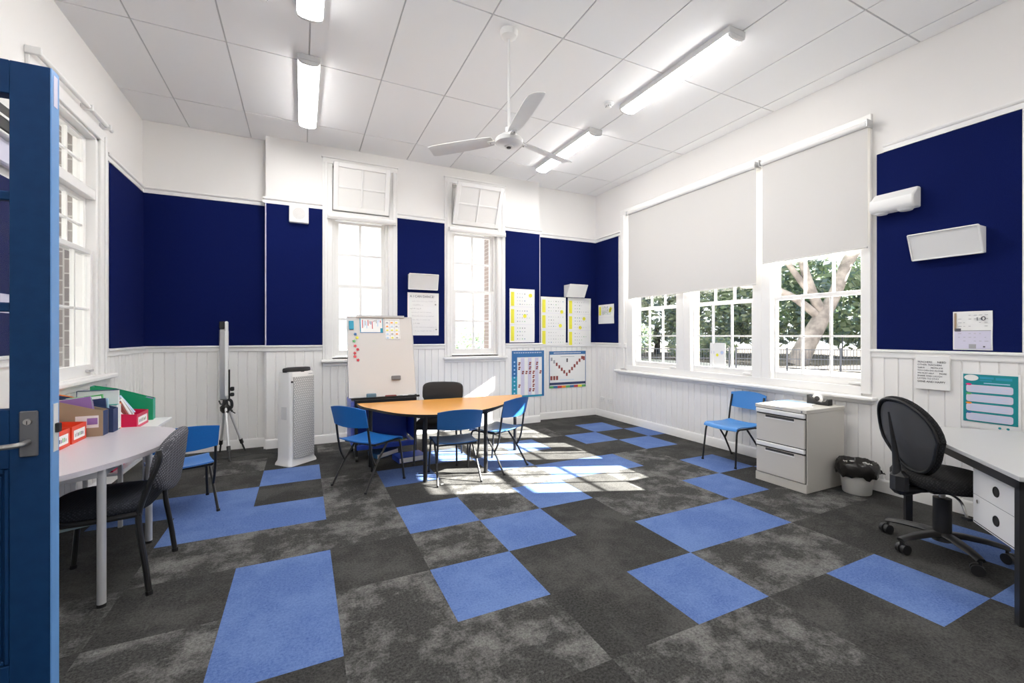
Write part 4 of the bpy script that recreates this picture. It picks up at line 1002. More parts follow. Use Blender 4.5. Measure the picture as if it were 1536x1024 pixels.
pr = [(-.10, 0), (.085, 0), (.085, .055), (.07, .058), (.062, .040), (.03, .020), (-.02, .030), (-.075, .075), (-.10, .082)]
vs = [(x, y, z) for y in (-.032, .032) for x, z in pr]; k = len(pr)
MB().add(vs, [(i, (i+1) % k, k+(i+1) % k, k+i) for i in range(k)]+[tuple(range(k))[::-1], tuple(range(k, 2*k))], M_BLACK).build('base', t, bevel=.003)
m_ = MB(); m_.disc((-.02, 0, .052), (0, 1, 0), .045, .024, M_PAPER, 28); m_.build('tape_roll', t)
m_ = MB(); m_.disc((-.02, 0, .052), (0, 1, 0), .022, .034, M_BLACK, 20); m_.build('hub', t)
for k, (x, y, a, lb, mt) in enumerate(((4.07, 2.50, .25, 'white loose sheet lying on the grey cabinet, nearest its front', M_PAPER), (4.16, 2.56, -.1, 'pale blue folder on the grey cabinet under the loose sheet', M_PALEB))):
    o = MB().box(-.10, .10, -.14, .14, 0, .002, mt).build('paper_sheet' if k == 0 else 'folder', smooth=False); o.location = (x, y-.02, .7035 if k == 0 else .7005); o.rotation_euler.z = a; tag(o, lb, 'paper' if k == 0 else 'folder')
# waste bin ------------------------------------------------------------
t = thing('waste_bin', 'off-white round bin with black liner beside the grey cabinet', 'bin', (4.235, 2.06, 0))
MB().lathe([(.0, .004), (.095, 0), (.10, .006), (.122, .235), (.128, .24), (.124, .244), (.115, .236), (.094, .02), (0, .018)], M_BIN, seg=32).build('bucket', t)
m_ = MB(); rr = random.Random(3); seg = 40; ph = [rr.uniform(0, 6.28) for _ in range(6)]
def wob(a, k): return .5*sin(5*a+ph[0]+k*.9)+.3*sin(9*a+ph[1]-k*1.3)+.25*sin(14*a+ph[2]+k*2.1)
vs = []; pf = [(.100, .15), (.112, .225), (.126, .268), (.138, .262), (.146, .24), (.150, .205), (.143, .165), (.133, .150)]
for k, (r_, z) in enumerate(pf):
    for j in range(seg):
        a = 2*pi*j/seg; am = .016 if k > 1 else .003; am2 = .022 if k >= 5 else .014
        vs.append(((r_+am*wob(a, k))*cos(a), (r_+am*wob(a, k+3))*sin(a), z+am2*wob(a*1.0+.5, k*1.7)))
fs = [(i*seg+j, i*seg+(j+1) % seg, (i+1)*seg+(j+1) % seg, (i+1)*seg+j) for i in range(len(pf)-1) for j in range(seg)]
vs += [(0, 0, .14)]; fs += [(len(vs)-1, (j+1) % seg, j) for j in range(seg)]
m_.add(vs, fs, M_BAG)
m_.sheet([[(.10+.06*i/3+.01*sin(j*2), -.09-.03*j/2, .205-.015*i+.012*sin(i*2+j)) for j in range(4)] for i in range(4)], .002, M_BAG)
m_.build('bin_liner', t, ang=80)
# air purifier -----------------------------------------------------------
t = thing('air_purifier', 'tall white air purifier with perforated front and black top', 'air purifier', (-.062, 5.118, 0), R(40.3))
def rrect(hx, hy, r_, bow=0, n=5):
    P_ = []
    for cx, cy, a0 in ((hx-r_, hy-r_, 0), (-hx+r_, hy-r_, 90), (-hx+r_, -hy+r_, 180), (hx-r_, -hy+r_, 270)):
        for k in range(n+1): a = R(a0+90*k/n); P_.append((cx+r_*cos(a), cy+r_*sin(a)))
    return [(x, y-bow*(1-(x/hx)**2) if y < 0 else y) for x, y in P_]
def loft(m_, secs, mt, cap=True):
    n = len(secs[0][0]); vs = [(x, y, z) for P_, z in secs for x, y in P_]
    fs = [(i*n+k, i*n+(k+1) % n, (i+1)*n+(k+1) % n, (i+1)*n+k) for i in range(len(secs)-1) for k in range(n)]
    if cap: fs += [tuple(range(n))[::-1], tuple((len(secs)-1)*n+k for k in range(n))]
    m_.add(vs, fs, mt)
m_ = MB(); loft(m_, [(rrect(.172, .118, .03, .012), 0), (rrect(.170, .116, .03, .012), .018), (rrect(.156, .104, .03, .012), .045), (rrect(.152, .10, .03, .012), .09), (rrect(.150, .098, .03, .012), .5), (rrect(.148, .096, .03, .012), .90), (rrect(.142, .09, .03, .012), .955)], M_PUR); m_.build('body', t, ang=40)
m_ = MB(); g_ = [[(q*.125, -.112-.012*(1-(q*.125/.15)**2)+.004*(v-.5), .075+.83*v) for q in (-1, -.6, -.2, .2, .6, 1)] for v in (0, .25, .5, .75, 1)]; m_.sheet(g_, .006, M_PURF); m_.build('front_grille', t, ang=60)
lens = [(.168*cos(a), .088*sin(a)*abs(sin(a))**.5) for a in [2*pi*k/32 for k in range(32)]]
m_ = MB(); loft(m_, [([(x*.98, y*.98-.01) for x, y in lens], .95), ([(x*1.0, y-.01) for x, y in lens], .975), ([(x*.96, y*.95-.01) for x, y in lens], .99), ([(x*.8, y*.75-.01) for x, y in lens], .994)], M_BLACK); m_.build('top_vent', t, ang=50)
MB().box(-.155, -.150, -.05, .03, .47, .60, M_LAMPB, .006).build('side_handle', t)
m_ = MB(); m_.disc((-.13, -.0985, .855), (-.3, -1, 0), .010, .012, M_BLACK, 14); m_.build('sensor_dot', t)
m_ = MB(); m_.box(.05, .10, -.1225, -.1215, .925, .931, M_INKL); m_.build('badge', t)
# projection screen on tripod ---------------------------------------------
t = thing('tripod_screen', 'rolled-up projector screen standing upright on a silver tripod, left back corner', 'projector screen', (-.775, 5.74, 0))
hz = .53
for (fx, fy) in ((-.85, 5.91), (-.695, 5.43), (-.60, 5.88)):
    dx, dy = fx+.775, fy-5.74; m_ = MB(); m_.tube([(dx*.12, dy*.12, hz), (dx*.80, dy*.80, .12)], .013, M_LEGSIL, 10)
    l = m_.build('leg', t); MB().tube([(dx*.76, dy*.76, .145), (dx*.84, dy*.84, .095)], .019, M_BLACK, 10).build('leg_clamp', l); MB().tube([(dx*.82, dy*.82, .10), (dx*.97, dy*.97, .015), (dx, dy, 0)], [.009, .009, .014], M_BLACK, 10).build('rubber_foot', l)
m_ = MB(); m_.lathe([(.03, .47), (.05, .50), (.052, .535), (.03, .56), (.022, .62)], M_BLACK, seg=20)
for a in (R(115), R(-70), R(40)): m_.tube([(0, 0, .52), (.075*cos(a), .075*sin(a), .48)], .014, M_BLACK, 8)
m_.tube([(.05, -.03, .50), (.10, -.05, .465)], .006, M_BLACK, 8); m_.build('tripod_collar', t)
m_ = MB(); m_.tube([(0, 0, .54), (0, 0, .64)], .014, M_ALU, 10); m_.build('centre_tube', t)
m_ = MB(); m_.box(-.055, .025, -.03, .03, .615, 1.40, M_ALU, .012); m_.build('screen_case', t)
m_ = MB(); m_.box(-.055, -.002, -.031, .031, 1.40, 1.485, M_BLACK, .01); m_.box(-.002, .027, -.031, .031, 1.36, 1.485, M_LAMW, .008); m_.build('end_cap', t)
m_ = MB(); m_.box(-.002, .030, -.034, .020, .66, 1.38, M_LAMW, .004); m_.build('slot_strip', t)
m_ = MB(); m_.box(.030, .045, -.012, .012, .60, .95, M_BLACK, .004); m_.box(.045, .085, -.018, .018, .71, .755, M_BLACK, .008); m_.box(.045, .085, -.018, .018, .65, .69, M_BLACK, .008); m_.build('pole_lock', t)
m_ = MB(); m_.tube(smooth_path([(.03, -.02, .62), (.06, -.03, .60), (.065, -.03, .54), (.04, -.03, .505)], 4), .016, M_BLACK, 8); m_.build('carry_handle', t)
m_ = MB(); m_.tube([(-.055, -.02, .61), (-.04, -.04, .575), (.0, -.04, .57), (.02, -.03, .60)], .008, M_BLACK, 8); m_.build('wire_loop', t)

# ------------------------------------------------------------------ whiteboard trolley
t = thing('easel_trolley', 'whiteboard easel trolley with blue tubs, behind the orange table', 'whiteboard', (.80, 4.90, 0))
def bd_(x, h_, off=0):   # point on the leaning board: h_ 0..1
    return (x, .0+.25*h_-off, .67+.865*h_+off*.28)
tl = math.atan2(.25, .865); BM = Matrix.Translation((0, 0, .67)) @ Matrix.Rotation(-tl, 4, 'X')
H_ = .90
m_ = MB(); m_.T = BM; m_.box(-.355, .355, 0, .012, 0, H_, M_BOARD, .001); m_.build('board_face', t)
m_ = MB(); m_.T = BM
m_.box(-.362, -.352, -.004, .016, -.004, H_+.004, M_LEGSIL, .002); m_.box(.352, .362, -.004, .016, -.004, H_+.004, M_LEGSIL, .002); m_.box(-.362, .362, -.004, .016, H_-.002, H_+.008, M_LEGSIL, .002); m_.box(-.362, .362, -.004, .016, -.008, .003, M_LEGSIL, .002); m_.build('board_frame', t)
m_ = MB(); m_.T = BM; m_.box(-.26, .27, -.018, .0, H_-.008, H_+.020, M_ALU, .003); m_.build('flipchart_clamp', t)
m_ = MB()
for s in (-1, 1):
    m_.tube([(s*.33, .31, .60), (s*.345, .27, 1.50)], .010, M_BLKMET, 8)
m_.build('back_prop', t)
m_ = MB(); m_.box(-.34, .38, -.055, .01, .645, .655, M_BLACK, .002); m_.box(-.34, .38, -.06, -.052, .645, .668, M_BLACK, .002); m_.build('pen_tray', t)
m_ = MB()
for x in (-.29, .33):
    for y in (-.06, .40): m_.box(x-.014, x+.014, y-.014, y+.014, .055, .645, M_BLKMET, .003)
m_.box(-.29, .33, -.07, -.05, .60, .645, M_BLKMET, .003); m_.box(-.29, .33, .39, .41, .60, .645, M_BLKMET, .003)
m_.build('frame', t)
for x in (-.29, .33):
    for y in (-.06, .40): MB().tube([(x-.012, y, .028), (x+.012, y, .028)], .028, M_BLACK, 16).build('caster', t)
MB().box(-.345, -.305, -.05, .40, .17, .63, M_TUBP, .008).build('side_panel', t)
MB().box(-.275, .315, -.065, .38, .56, .60, M_TUB, .008).build('top_tray', t)
MB().box(-.275, .315, .30, .385, .14, .56, M_TUB, .008).build('back_panel', t)
MB().box(.316, .345, -.05, .40, .17, .60, M_TUB, .008).build('side_panel', t)
m_ = MB(); m_.box(-.29, .33, -.08, .38, .12, .135, M_TUB, .004); m_.box(-.29, .33, -.09, -.075, .12, .175, M_TUB, .005); m_.build('bottom_tray', t)
def on_board(name, label, cat, x, hgt, w_, h_, th, mt, extra=None, group=None):
    m_ = MB(); m_.box(-w_/2, w_/2, -th, 0, -h_/2, h_/2, mt, min(.004, th/3))
    if extra: extra(m_, th)
    o = m_.build(name); o.matrix_world = Matrix.Translation((.80, 4.90, 0)) @ BM @ Matrix.Translation((x, -.0015, hgt)); return tag(o, label, cat, group)
on_board('magnetic_eraser', 'blue eraser stuck to the top left corner of the whiteboard', 'eraser', -.315, .80, .05, .10, .022, M_PCYAN)
on_board('magnetic_eraser', 'grey eraser stuck slantwise low on the middle of the whiteboard', 'eraser', .14, .19, .10, .045, .025, mat('grey eraser', (.16, .16, .17), .6))
def calm(m_, th):
    m_.box(-.125, -.115, -th-.001, -th, -.075, .085, M_PCYAN); m_.box(.095, .125, -th-.001, -th, -.085, -.03, M_PCYAN); m_.box(-.125, .125, -th-.001, -th, -.085, -.078, M_PBLUE); m_.box(.118, .125, -th-.001, -th, -.08, .085, M_PCYAN)
    rr_ = random.Random(1)
    for k in range(14): x = -.1+.015*k; m_.box(x, x+.008, -th-.0012, -th, rr_.uniform(-.04, .05), rr_.uniform(.05, .07), rr_.choice((M_REDP, M_INKL, M_PBLUE, M_PALEB)))
on_board('calendar_sheet', 'blue-edged picture sheet clipped at the top of the whiteboard', 'paper', -.10, .80, .25, .17, .0015, M_PAPER, calm)
def tabm(m_, th):
    for k in range(4): m_.box(-.082+.0525*k, -.080+.0525*k, -th-.001, -th, -.125, .10, M_INKL)
    for k in range(6): m_.box(-.082, .080, -th-.001, -th, -.125+.045*k, -.123+.045*k, M_INKL)
    rr_ = random.Random(5)
    for i in range(3):
        for k in range(5): m_.box(-.07+.0525*i, -.045+.0525*i, -th-.0012, -th, -.115+.045*k, -.10+.045*k, rr_.choice((M_YEL, M_INKL, M_PALEB, M_ORG)))
on_board('table_sheet', 'white sheet with a small coloured table, clipped at the top of the whiteboard', 'paper', .13, .765, .17, .255, .0015, M_PAPER, tabm)
mc = [M_PBLUE, M_YEL, M_GREEN]+[M_REDP]*5
mh = [.70, .66, .62, .565, .525, .485, .445, .405]
for k, (c_, hh) in enumerate(zip(mc, mh)):
    nm = 'blue letter-shaped magnet, uppermost on the whiteboard edge' if k == 0 else 'yellow star-shaped magnet on the whiteboard edge' if k == 1 else 'green magnet just above the red ones on the whiteboard' if k == 2 else ['top', 'second', 'middle', 'fourth', 'bottom'][k-3]+' one of the five red magnets down the whiteboard edge'
    m_ = MB(); r_ = .020; m_.T = Matrix.Rotation(R(90), 4, 'X')
    m_.prism([((r_ if q % 2 else r_*.55)*cos(q*pi/5+k), (r_ if q % 2 else r_*.55)*sin(q*pi/5+k)) for q in range(10)], 0, .006, c_)
    o = m_.build('fridge_magnet'); o.matrix_world = Matrix.Translation((.80, 4.90, 0)) @ BM @ Matrix.Translation((-.275+.02*sin(k*2), -.001, hh)); tag(o, nm, 'magnet', 'red magnets in a column' if k > 2 else None)
# things in the pen tray and on the trolley
def put(o, x, y, z, rz=0): o.location = (x, y, z); o.rotation_euler.z = rz; return o
tag(put(MB().box(-.05, .05, -.018, .018, 0, .05, mat('blue grey eraser', (.12, .22, .30), .6), .006).build('board_eraser'), .665, 4.868, .6555), 'blue-grey eraser standing in the left of the pen tray', 'eraser')
tag(put(MB().box(-.07, .05, -.02, .02, 0, .022, mat('maroon case', (.20, .03, .03), .5), .006).build('marker_case'), .88, 4.868, .6555), 'maroon pen case in the middle of the pen tray', 'pen case')
for k, (x, mt, lb) in enumerate(((1.04, M_PAPER, 'white marker pen in the pen tray'), (1.10, M_INKL, 'grey marker pen at the right end of the pen tray'))):
    m_ = MB(); m_.tube([(-.045, 0, .008), (.03, 0, .008)], .008, mt, 10); q = put(m_.build('marker_pen'), x-.0, 4.868, .6555, .15); tag(q, lb, 'marker pen')
    MB().tube([(.03, 0, .008), (.055, 0, .008)], .0085, M_BLACK, 10).build('cap', q)
def book(label, w_, d_, h_, cover, loc, rz=0, name='book', rx=0, ry=0, group=None, cat='book'):
    t = thing(name, label, cat, loc, rz, group); t.rotation_euler = (rx, ry, rz)
    m_ = MB(); m_.box(0, w_, 0, d_, 0, .003, cover); m_.box(0, w_, 0, d_, h_-.003, h_, cover); m_.box(0, .003, 0, d_, 0, h_, cover); m_.build('cover', t)
    MB().box(.003, w_-.004, .004, d_-.004, .003, h_-.003, M_PAPER).build('pages', t); return t
book('dark magazine lying on the lower blue tray of the trolley', .22, .28, .012, M_PURP, (.88, 4.86, .137), .4)
book('yellow-green booklet on top of the dark magazine in the trolley', .12, .16, .010, mat('lime card', (.45, .50, .08), .6), (.98, 4.90, .151), .7)
book('thick blue ring binder lying tilted on the floor under the trolley', .26, .20, .05, M_PBLUE, (.72, 4.82, .004), .35, 'binder', 0, R(-6), cat='binder')
book('large book with white page block lying on the floor, right under the trolley', .30, .22, .055, M_TUB, (.90, 4.56, .001), .15)
t = thing('ribbon', 'small pink ribbon on the carpet by the trolley', 'ribbon', (1.17, 4.83, 0)); m_ = MB()
for a in (.4, 2.2, 4.0): m_.tube([(0, 0, .012), (.02*cos(a), .02*sin(a), .04), (.03*cos(a+.5), .03*sin(a+.5), .006)], .003, M_PINKL, 6)
m_.build('ribbon_loops', t)

# ------------------------------------------------------------------ boxes and books on the left tables
def file_box(label, loc, rz, L, W, hb, hf, mt, inner=None, name='magazine_file', lbl=None, group='magazine files and book bins on the left tables'):
    """open sloping box: length along +x; tall end at x=0 (hb), low end at x=L (hf)"""
    t = thing(name, label, 'storage box', loc, rz, group); th = .004; m_ = MB()
    def side(y0, y1):
        vs = [(0, y0, 0), (L, y0, 0), (L, y0, hf), (L*.35, y0, hf+(hb-hf)*.75), (0, y0, hb)]+[(0, y1, 0), (L, y1, 0), (L, y1, hf), (L*.35, y1, hf+(hb-hf)*.75), (0, y1, hb)]
        m_.add(vs, [(0, 1, 2, 3, 4), (9, 8, 7, 6, 5)]+[(i, 5+i, 5+(i+1) % 5, (i+1) % 5) for i in range(5)], inner or mt)
    side(0, th); side(W-th, W)
    m_.box(0, th, th, W-th, 0, hb, mt); m_.box(L-th, L, th, W-th, 0, hf, mt); m_.box(th, L-th, th, W-th, 0, th, mt)
    m_.build('shell', t, smooth=False)
    if lbl:
        q = MB(); q.box(L, L+.0008, W*.12, W*.88, hf*.2, hf*.75, M_PAPER)
        r_ = random.Random(len(label))
        for k in range(6): y = W*(.2+.1*k); q.box(L, L+.0014, y, y+W*.05, hf*.35, hf*(.5+.12*r_.random()), r_.choice((M_INK, M_GREEN, M_PURP, M_INKL)))
        q.build('name_label', t, smooth=False)
    return t
CN = {'brown card': 'brown', 'pale blue print': 'pale blue', 'yellow highlighter': 'yellow', 'poster brown red': 'dark red', 'white paper': 'white', 'orange plastic': 'orange', 'purple card': 'purple', 'green print': 'green', 'navy card': 'navy', 'pale ink': 'grey'}
def cname(m_): return CN.get(m_.name, m_.name)
ORD = ['nearest the door edge', 'second', 'third', 'fourth', 'fifth', 'sixth']
def fill(n, loc, rz, L0, W, hh, cols, tilt, what, lab, x0=.02):
    r_ = random.Random(int(abs(loc[0]*1000))); e = x0
    for k in range(n):
        h_ = hh*r_.uniform(.88, 1.08); c_ = cols[k % len(cols)]; th = (W-.012)/n*.8
        M_ = Matrix.Translation(loc) @ Matrix.Rotation(rz, 4, 'Z') @ Matrix.Translation((x0, .007+k*(W-.014)/n, .006)) @ Matrix.Rotation(-tilt*r_.uniform(.7, 1.2), 4, 'Y')
        m_ = MB(); m_.box(0, L0*r_.uniform(.85, 1), 0, th, 0, h_, c_); m_.box(.002, L0*.84, .0015, th-.0015, h_-.001, h_+.0008, M_PAPER)
        o = m_.build('picture_book', smooth=False); o.matrix_world = M_; tag(o, '%s %s, %s' % (cname(c_), lab, 'front one of its row' if k == 0 else 'farthest back of its row' if k == n-1 else ORD[k]+' from the front'), 'book', what)
BG = 'picture books in the boxes on the left tables'
zt = .70
file_box('orange-red book bin with white name label, nearest the door edge', (-1.46, 3.165, zt), 0, .26, .175, .115, .10, M_RED, lbl=1, name='book_bin')
file_box('orange-red book bin with white name label, beside the brown magazine file', (-1.46, 3.365, zt), 0, .26, .185, .115, .10, M_RED, lbl=1, name='book_bin')
fill(5, (-1.45, 3.17, zt), 0, .12, .17, .155, [M_BROWN, M_PALEB, M_YEL, M_PBRN, M_PAPER], .35, BG+', first red bin', 'picture book in the red bin by the door edge')
fill(4, (-1.45, 3.37, zt), 0, .10, .18, .10, [M_PBRN, M_BROWN, M_PALEB, M_ORG], .3, BG+', second red bin', 'picture book in the second red bin')
file_box('brown card magazine file with purple folder, front of the left table boxes', (-1.44, 3.575, zt), 0, .31, .085, .245, .155, M_NAVY, M_BROWN)
lbx = MB(); lbx.box(-1.205, -1.155, 3.5735, 3.5748, .775, .815, M_PURP); lbx.box(-1.26, -1.15, 3.5742, 3.5748, .755, .83, M_PAPER); tag(lbx.build('sticker', smooth=False), 'white sticker with purple mark on the brown magazine file', 'sticker')
fill(4, (-1.43, 3.580, zt), 0, .24, .078, .205, [M_PURP, M_GREEN, M_PURP, M_PALEB], .12, BG+', brown file', 'folder in the brown magazine file', .03)
file_box('navy magazine file with white spines, behind the brown one', (-1.42, 3.675, zt), 0, .31, .08, .25, .15, M_NAVY, M_NAVY)
fill(4, (-1.41, 3.68, zt), 0, .25, .073, .21, [M_NAVY, M_PAPER, M_GREEN, M_PALEB], .10, BG+', navy file', 'book in the navy magazine file', .03)
for k, (c_, lb) in enumerate(((M_TEAL, 'teal folder standing behind the navy magazine file'), (M_NAVY, 'tall navy picture book standing behind the teal folder'), (M_ORG, 'orange folder standing farthest back on the pale table'))):
    book(lb, .235-.02*k, .028, .17 if k != 1 else .265, c_, (-1.35+.02*k, 3.76+.028*k, zt), 0, 'folder' if k != 1 else 'book', cat='folder' if k != 1 else 'book')
zs = .66
file_box('bright pink-red book bin on the white side table', (-1.30, 3.99, zs), 0, .225, .26, .12, .10, M_PINK, lbl=1, name='book_bin')
fill(6, (-1.29, 4.0, zs), 0, .16, .24, .15, [M_PAPER, M_PBRN, M_PAPER, M_INKL, M_PAPER, M_PALEB], .5, BG+', pink bin', 'book in the pink-red bin', .02)
file_box('orange magazine file against the wall on the white side table', (-1.54, 3.95, zs), R(3), .22, .17, .26, .17, M_ORG, name='magazine_file')
file_box('teal green magazine file at the far end of the side table', (-1.44, 4.32, zs), R(5), .37, .095, .285, .165, M_TEAL, M_TEALD)
tag(put(MB().tube([(0, 0, 0), (.05, .01, .03), (.09, 0, .02)], .008, M_PURP, 8).build('toy_figure'), -1.17, 4.38, .665+.14), 'small purple toy lying in the low end of the teal file', 'toy')
file_box('crimson tub on the lower shelf under the white side table', (-1.43, 3.93, .378), 0, .24, .26, .15, .13, M_PINK, name='book_bin')
t = thing('storage_tub', 'white plastic storage tub on the floor under the pale table', 'storage box', (-1.42, 3.25, 0)); m_ = MB()
m_.box(-.12, .12, -.18, .18, 0, .46, M_WHITE, .012); m_.build('tub', t); MB().box(-.13, .13, -.19, .19, .46, .49, M_WHITE, .008).build('lid', t)

tag(MB().tube(smooth_path([(-1.35, 5.80, .004), (-1.0, 5.62, .004), (-.72, 5.58, .004), (-.45, 5.66, .004), (-.18, 5.52, .004), (-.10, 5.30, .004)], 6), .004, M_BLACK, 6).build('extension_cable'), 'thin black cord on the carpet between tripod and air purifier', 'cord')
tag(put(MB().box(-.012, .012, -.008, .008, 0, .006, M_PAPER).build('paper_scrap'), 1.12, 3.77, .001, .5), 'tiny white scrap on the carpet by the front middle blue chair', 'litter')

# ------------------------------------------------------------------ outside
M_GRND = mat('pale concrete ground', (.50, .485, .46), .9, noise=.15, scale=1.5)
M_SOIL = mat('bark mulch', (.10, .085, .07), .95, noise=.5, scale=6)
g0 = MB(); g0.box(-60, 4.9+80, -60, 90, -.55, -.5, M_GRND); g_o = g0.build('ground', smooth=False); struct(g_o)
gs = MB(); gs.box(24.5, 70, -20, 60, -.50, -.46, M_SOIL); struct(gs.build('ground_bed', smooth=False))
M_BARK = mat('pale smooth bark', (.42, .37, .34), .8, col2=(.20, .175, .165), scale=1.6, bump=.4, bscale=8)
M_BARK2 = mat('grey brown bark', (.06, .05, .045), .9, noise=.5, scale=4)
def leaf_mat(k, c):
    m = bpy.data.materials.new('leaf green %d' % k); m.use_nodes = True; nt = m.node_tree; nt.nodes.remove(nt.nodes['Principled BSDF'])
    d = nt.nodes.new('ShaderNodeBsdfDiffuse'); t = nt.nodes.new('ShaderNodeBsdfTranslucent'); x = nt.nodes.new('ShaderNodeMixShader')
    d.inputs[0].default_value = (*c, 1); t.inputs[0].default_value = (*[min(1, v*1.5) for v in c], 1); x.inputs[0].default_value = .5
    nt.links.new(d.outputs[0], x.inputs[1]); nt.links.new(t.outputs[0], x.inputs[2]); nt.links.new(x.outputs[0], nt.nodes['Material Output'].inputs[0]); return m
M_LEAFS = [leaf_mat(k, c) for k, c in enumerate([(.27, .34, .22), (.34, .39, .26), (.21, .28, .25), (.38, .42, .31), (.25, .31, .33)])]
def leaves(name, parent, blobs, n, size, mats, seed):
    rr_ = random.Random(seed); m_ = MB(); tot = sum(b[3]**2 for b in blobs)
    for (bx, by_, bz, br) in blobs:
        for _ in range(int(n*br*br/tot)):
            u = rr_.uniform(-1, 1); a = rr_.uniform(0, 2*pi); r_ = br*rr_.uniform(.55, 1)**.6; s_ = math.sqrt(1-u*u)
            c_ = Vector((bx+r_*s_*cos(a), by_+r_*s_*sin(a), bz+r_*u*.75))
            d1 = Vector((rr_.gauss(0, 1), rr_.gauss(0, 1), rr_.gauss(0, 1))).normalized(); d2 = d1.orthogonal().normalized()
            l = size*rr_.uniform(.7, 1.4); w2 = l*.30
            m_.add([c_-d1*l/2, c_+d2*w2, c_+d1*l/2, c_-d2*w2], [(0, 1, 2, 3)], mats[rr_.randrange(len(mats))])
    return m_.build(name, parent, smooth=False)
# great pale-barked gum tree
t = thing('gum_tree', 'huge pale-barked tree with forking limbs beyond the fence', 'tree', (29.0, 16.0, -.5)); m_ = MB()
def taper(pts, r0, r1):
    P_ = smooth_path(pts, 5); n_ = len(P_); r0 *= .62; r1 *= .66; m_.tube(P_, [r0+(r1-r0)*i/(n_-1) for i in range(n_)], M_BARK, 12)
# local axes: image right is (+.90, -.43)
def L_(s, z, f_=0): return (s*.90+f_*.43, -s*.433+f_*.9, z)
taper([L_(-1.6, -.1), L_(-1.0, 1.2), L_(-.2, 2.6), L_(.3, 3.6)], 1.0, .62)
taper([L_(.2, 3.2), L_(.9, 4.6), L_(1.5, 6.2), L_(2.4, 8.0), L_(2.6, 10)], .62, .38)
taper([L_(1.6, 6.2), L_(2.5, 7.3), L_(4.4, 8.2), L_(6, 9.6)], .38, .2)
taper([L_(1.8, 6.8), L_(1.0, 8.2), L_(.6, 10.5)], .32, .2)
taper([L_(.1, 3.0), L_(-.6, 4.5), L_(-1.2, 6.6), L_(-1.1, 9.5)], .50, .30)
taper([L_(-.5, 4.2), L_(-1.6, 5.6), L_(-2.6, 7.2), L_(-2.9, 9.0)], .34, .16)
taper([L_(-.2, 3.0), L_(-1.8, 4.2), L_(-3.6, 4.9), L_(-4.9, 4.9), L_(-6.3, 5.6)], .40, .16)
taper([L_(-3.6, 4.8), L_(-4.6, 5.8), L_(-5.0, 7.4)], .2, .1)
m_.build('trunk', t, ang=80)
leaves('foliage', t, [(*L_(-4, 8.8, 1), 3.2), (*L_(0, 10.2, 2), 3.2), (*L_(4, 9.8, 1), 3.2), (*L_(6.5, 7.2, 2), 2.2), (*L_(-7.5, 6.2, 1), 2.2)], 5000, .34, M_LEAFS, 11)
def bush_tree(label, loc, blobs, n, size, seed, trunk=.18, th=2.5, name='leafy_tree', cat='tree', group='trees beyond the fence'):
    t = thing(name, label, cat, loc, 0, group)
    MB().tube([(0, 0, 0), (.1, 0, th*.5), (0, .1, th)], [trunk, trunk*.8, trunk*.5], M_BARK2, 10).build('trunk', t)
    leaves('foliage', t, blobs, n, size, M_LEAFS, seed); return t
bush_tree('dense green tree behind the fence at the right window', (44, 16, -.5), [(0, 0, 5, 5), (-3, 4, 4, 4.4), (3, -4, 5, 4.6), (-1, -2, 9, 5), (2, 3, 13, 4)], 11000, .62, 1, .4, 4)
bush_tree('broad green tree behind the big pale trunk', (40, 27, -.5), [(0, 0, 4.5, 5), (4, -4, 5, 5), (-4, 3, 4, 4.5), (0, 0, 9, 5), (-2, 4, 12, 4)], 11000, .62, 2, .4, 4)
bush_tree('leafy tree seen through the middle window of the window wall', (31, 32, -.5), [(0, 0, 4, 4), (3, -3, 3.5, 3.8), (-3, 3, 5, 4), (0, 0, 8, 4), (3, -2, 9, 3.5)], 10000, .5, 3, .3, 3)
bush_tree('leafy tree seen through the farthest window of the window wall', (22, 34, -.5), [(0, 0, 4, 3.8), (3, -2, 3, 3.4), (-3, 2, 4, 3.8), (0, 0, 7.5, 3.8)], 10000, .46, 4, .3, 3)
bush_tree('low rounded shrub at the foot of the fence, right window', (33, 10.5, -.5), [(0, 0, .8, 1.6), (2, 1, .7, 1.3)], 3000, .24, 5, .08, .8, 'shrub', 'shrub', 'shrubs beyond the fence')
bush_tree('bushy shrub behind the fence, middle window', (27, 24.5, -.5), [(0, 0, 1.1, 1.7), (1.5, -1.5, .8, 1.3)], 3200, .24, 6, .08, .8, 'shrub', 'shrub', 'shrubs beyond the fence')
bush_tree('tall leafy hedge shrub beyond the left part of the window wall', (20, 27, -.5), [(0, 0, 2.0, 2.2), (2.5, -1, 1.6, 1.8)], 4200, .26, 7, .1, 1.5, 'shrub', 'shrub', 'shrubs beyond the fence')
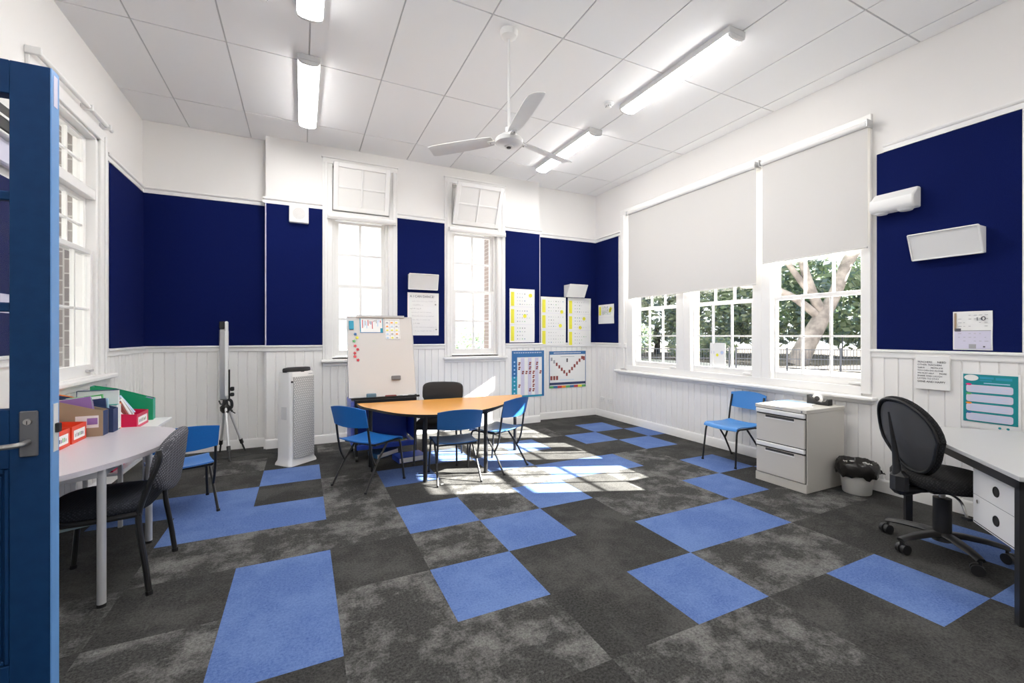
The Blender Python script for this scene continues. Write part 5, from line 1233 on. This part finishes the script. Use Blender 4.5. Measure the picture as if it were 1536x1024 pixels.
# railings
M_RAIL = mat('dark grey fence metal', (.05, .055, .075), .5)
def railing(label, p0, p1, hgt, top_bars, z=-.5, group='metal railings outside'):
    p0 = Vector(p0); p1 = Vector(p1); L = (p1-p0).length; a = math.atan2(p1.y-p0.y, p1.x-p0.x)
    t = thing('metal_fence', label, 'fence', (p0.x, p0.y, z), a, group)
    m_ = MB()
    for zz in top_bars: m_.box(0, L, -.02, .02, zz-.02, zz+.02, M_RAIL)
    m_.build('rail', t)
    m_ = MB(); n_ = int(L/.14)
    for k in range(n_): x = L*k/n_; m_.box(x-.008, x+.008, -.008, .008, .12, hgt-.04, M_RAIL)
    b_ = m_.build('bars', t); b_['kind'] = 'stuff'
    for k in range(int(L/2.4)+1): MB().box(2.4*k-.035, 2.4*k+.035, -.035, .035, 0, hgt+.04, M_RAIL).build('post', t)
railing('low dark metal railing beyond the windows, nearer run', (20.5, 15.5), (28.0, 9.5), 1.15, (.12, .62, 1.1))
railing('dark metal railing running on to the left of the nearer run', (13, 22), (20.4, 15.6), 1.15, (.12, .62, 1.1))
railing('taller dark metal fence farther off behind the great tree', (30, 26), (42, 10), 1.9, (.2, 1.8))
# white notice taped to the glass of the middle window
m_ = MB(); m_.T = wallM((XR+.034, 3.745, .965), (0, -1, 0), (-1, 0, 0)); m_.box(0, .215, 0, .275, -.001, 0, M_PAPER)
for x, c_ in ((.04, M_PLILAC), (.17, M_PLILAC)): m_.disc((x, .16, .0005), (0, 0, 1), .024, .001, c_, 16); m_.disc((x, .16, .001), (0, 0, 1), .013, .001, M_PALEB, 14)
m_.disc((.105, .13, .0008), (0, 0, 1), .018, .001, M_YEL, 14)
tag(m_.build('window_notice', smooth=False), 'white notice with round marks on the glass of the middle window', 'notice')
# seen through the back windows: far tree, low pale building; left: brick neighbour wall
t = bush_tree('small yellow-green tree low in the second back window', (9.2, 27.5, -.5), [(0, 0, 1.6, 1.5), (1.4, 0, 1.5, 1.2)], 1500, .2, 9, .1, 1.2, group='trees behind the back wall')
t = thing('low_building', 'low pale building far behind the second back window', 'building', (8.3, 33, -.5)); MB().box(-5, 1.4, 0, 4, 0, 2.3, mat('pale far wall', (.62, .64, .66), .8)).build('wall', t); MB().box(-5.3, 1.7, -.3, 4.3, 2.3, 2.5, mat('grey far roof', (.35, .37, .40), .7), .02).build('roof', t)
m_ = MB()
for k in range(3): m_.box(-4+1.9*k, -3+1.9*k, -.02, .0, 1.0, 1.8, M_INKL)
m_.build('window', t)
t = thing('brick_wing', 'grey brick wing of the school outside the left window', 'building', (-5.2, 6.9, -.5)); MB().box(-3, 0, -.2, 6, 0, 5.0, M_BRICK2).build('wall', t, smooth=False); MB().box(-3.2, .15, -.35, 6.2, 5.0, 5.2, M_TRIM, .02).build('parapet', t)
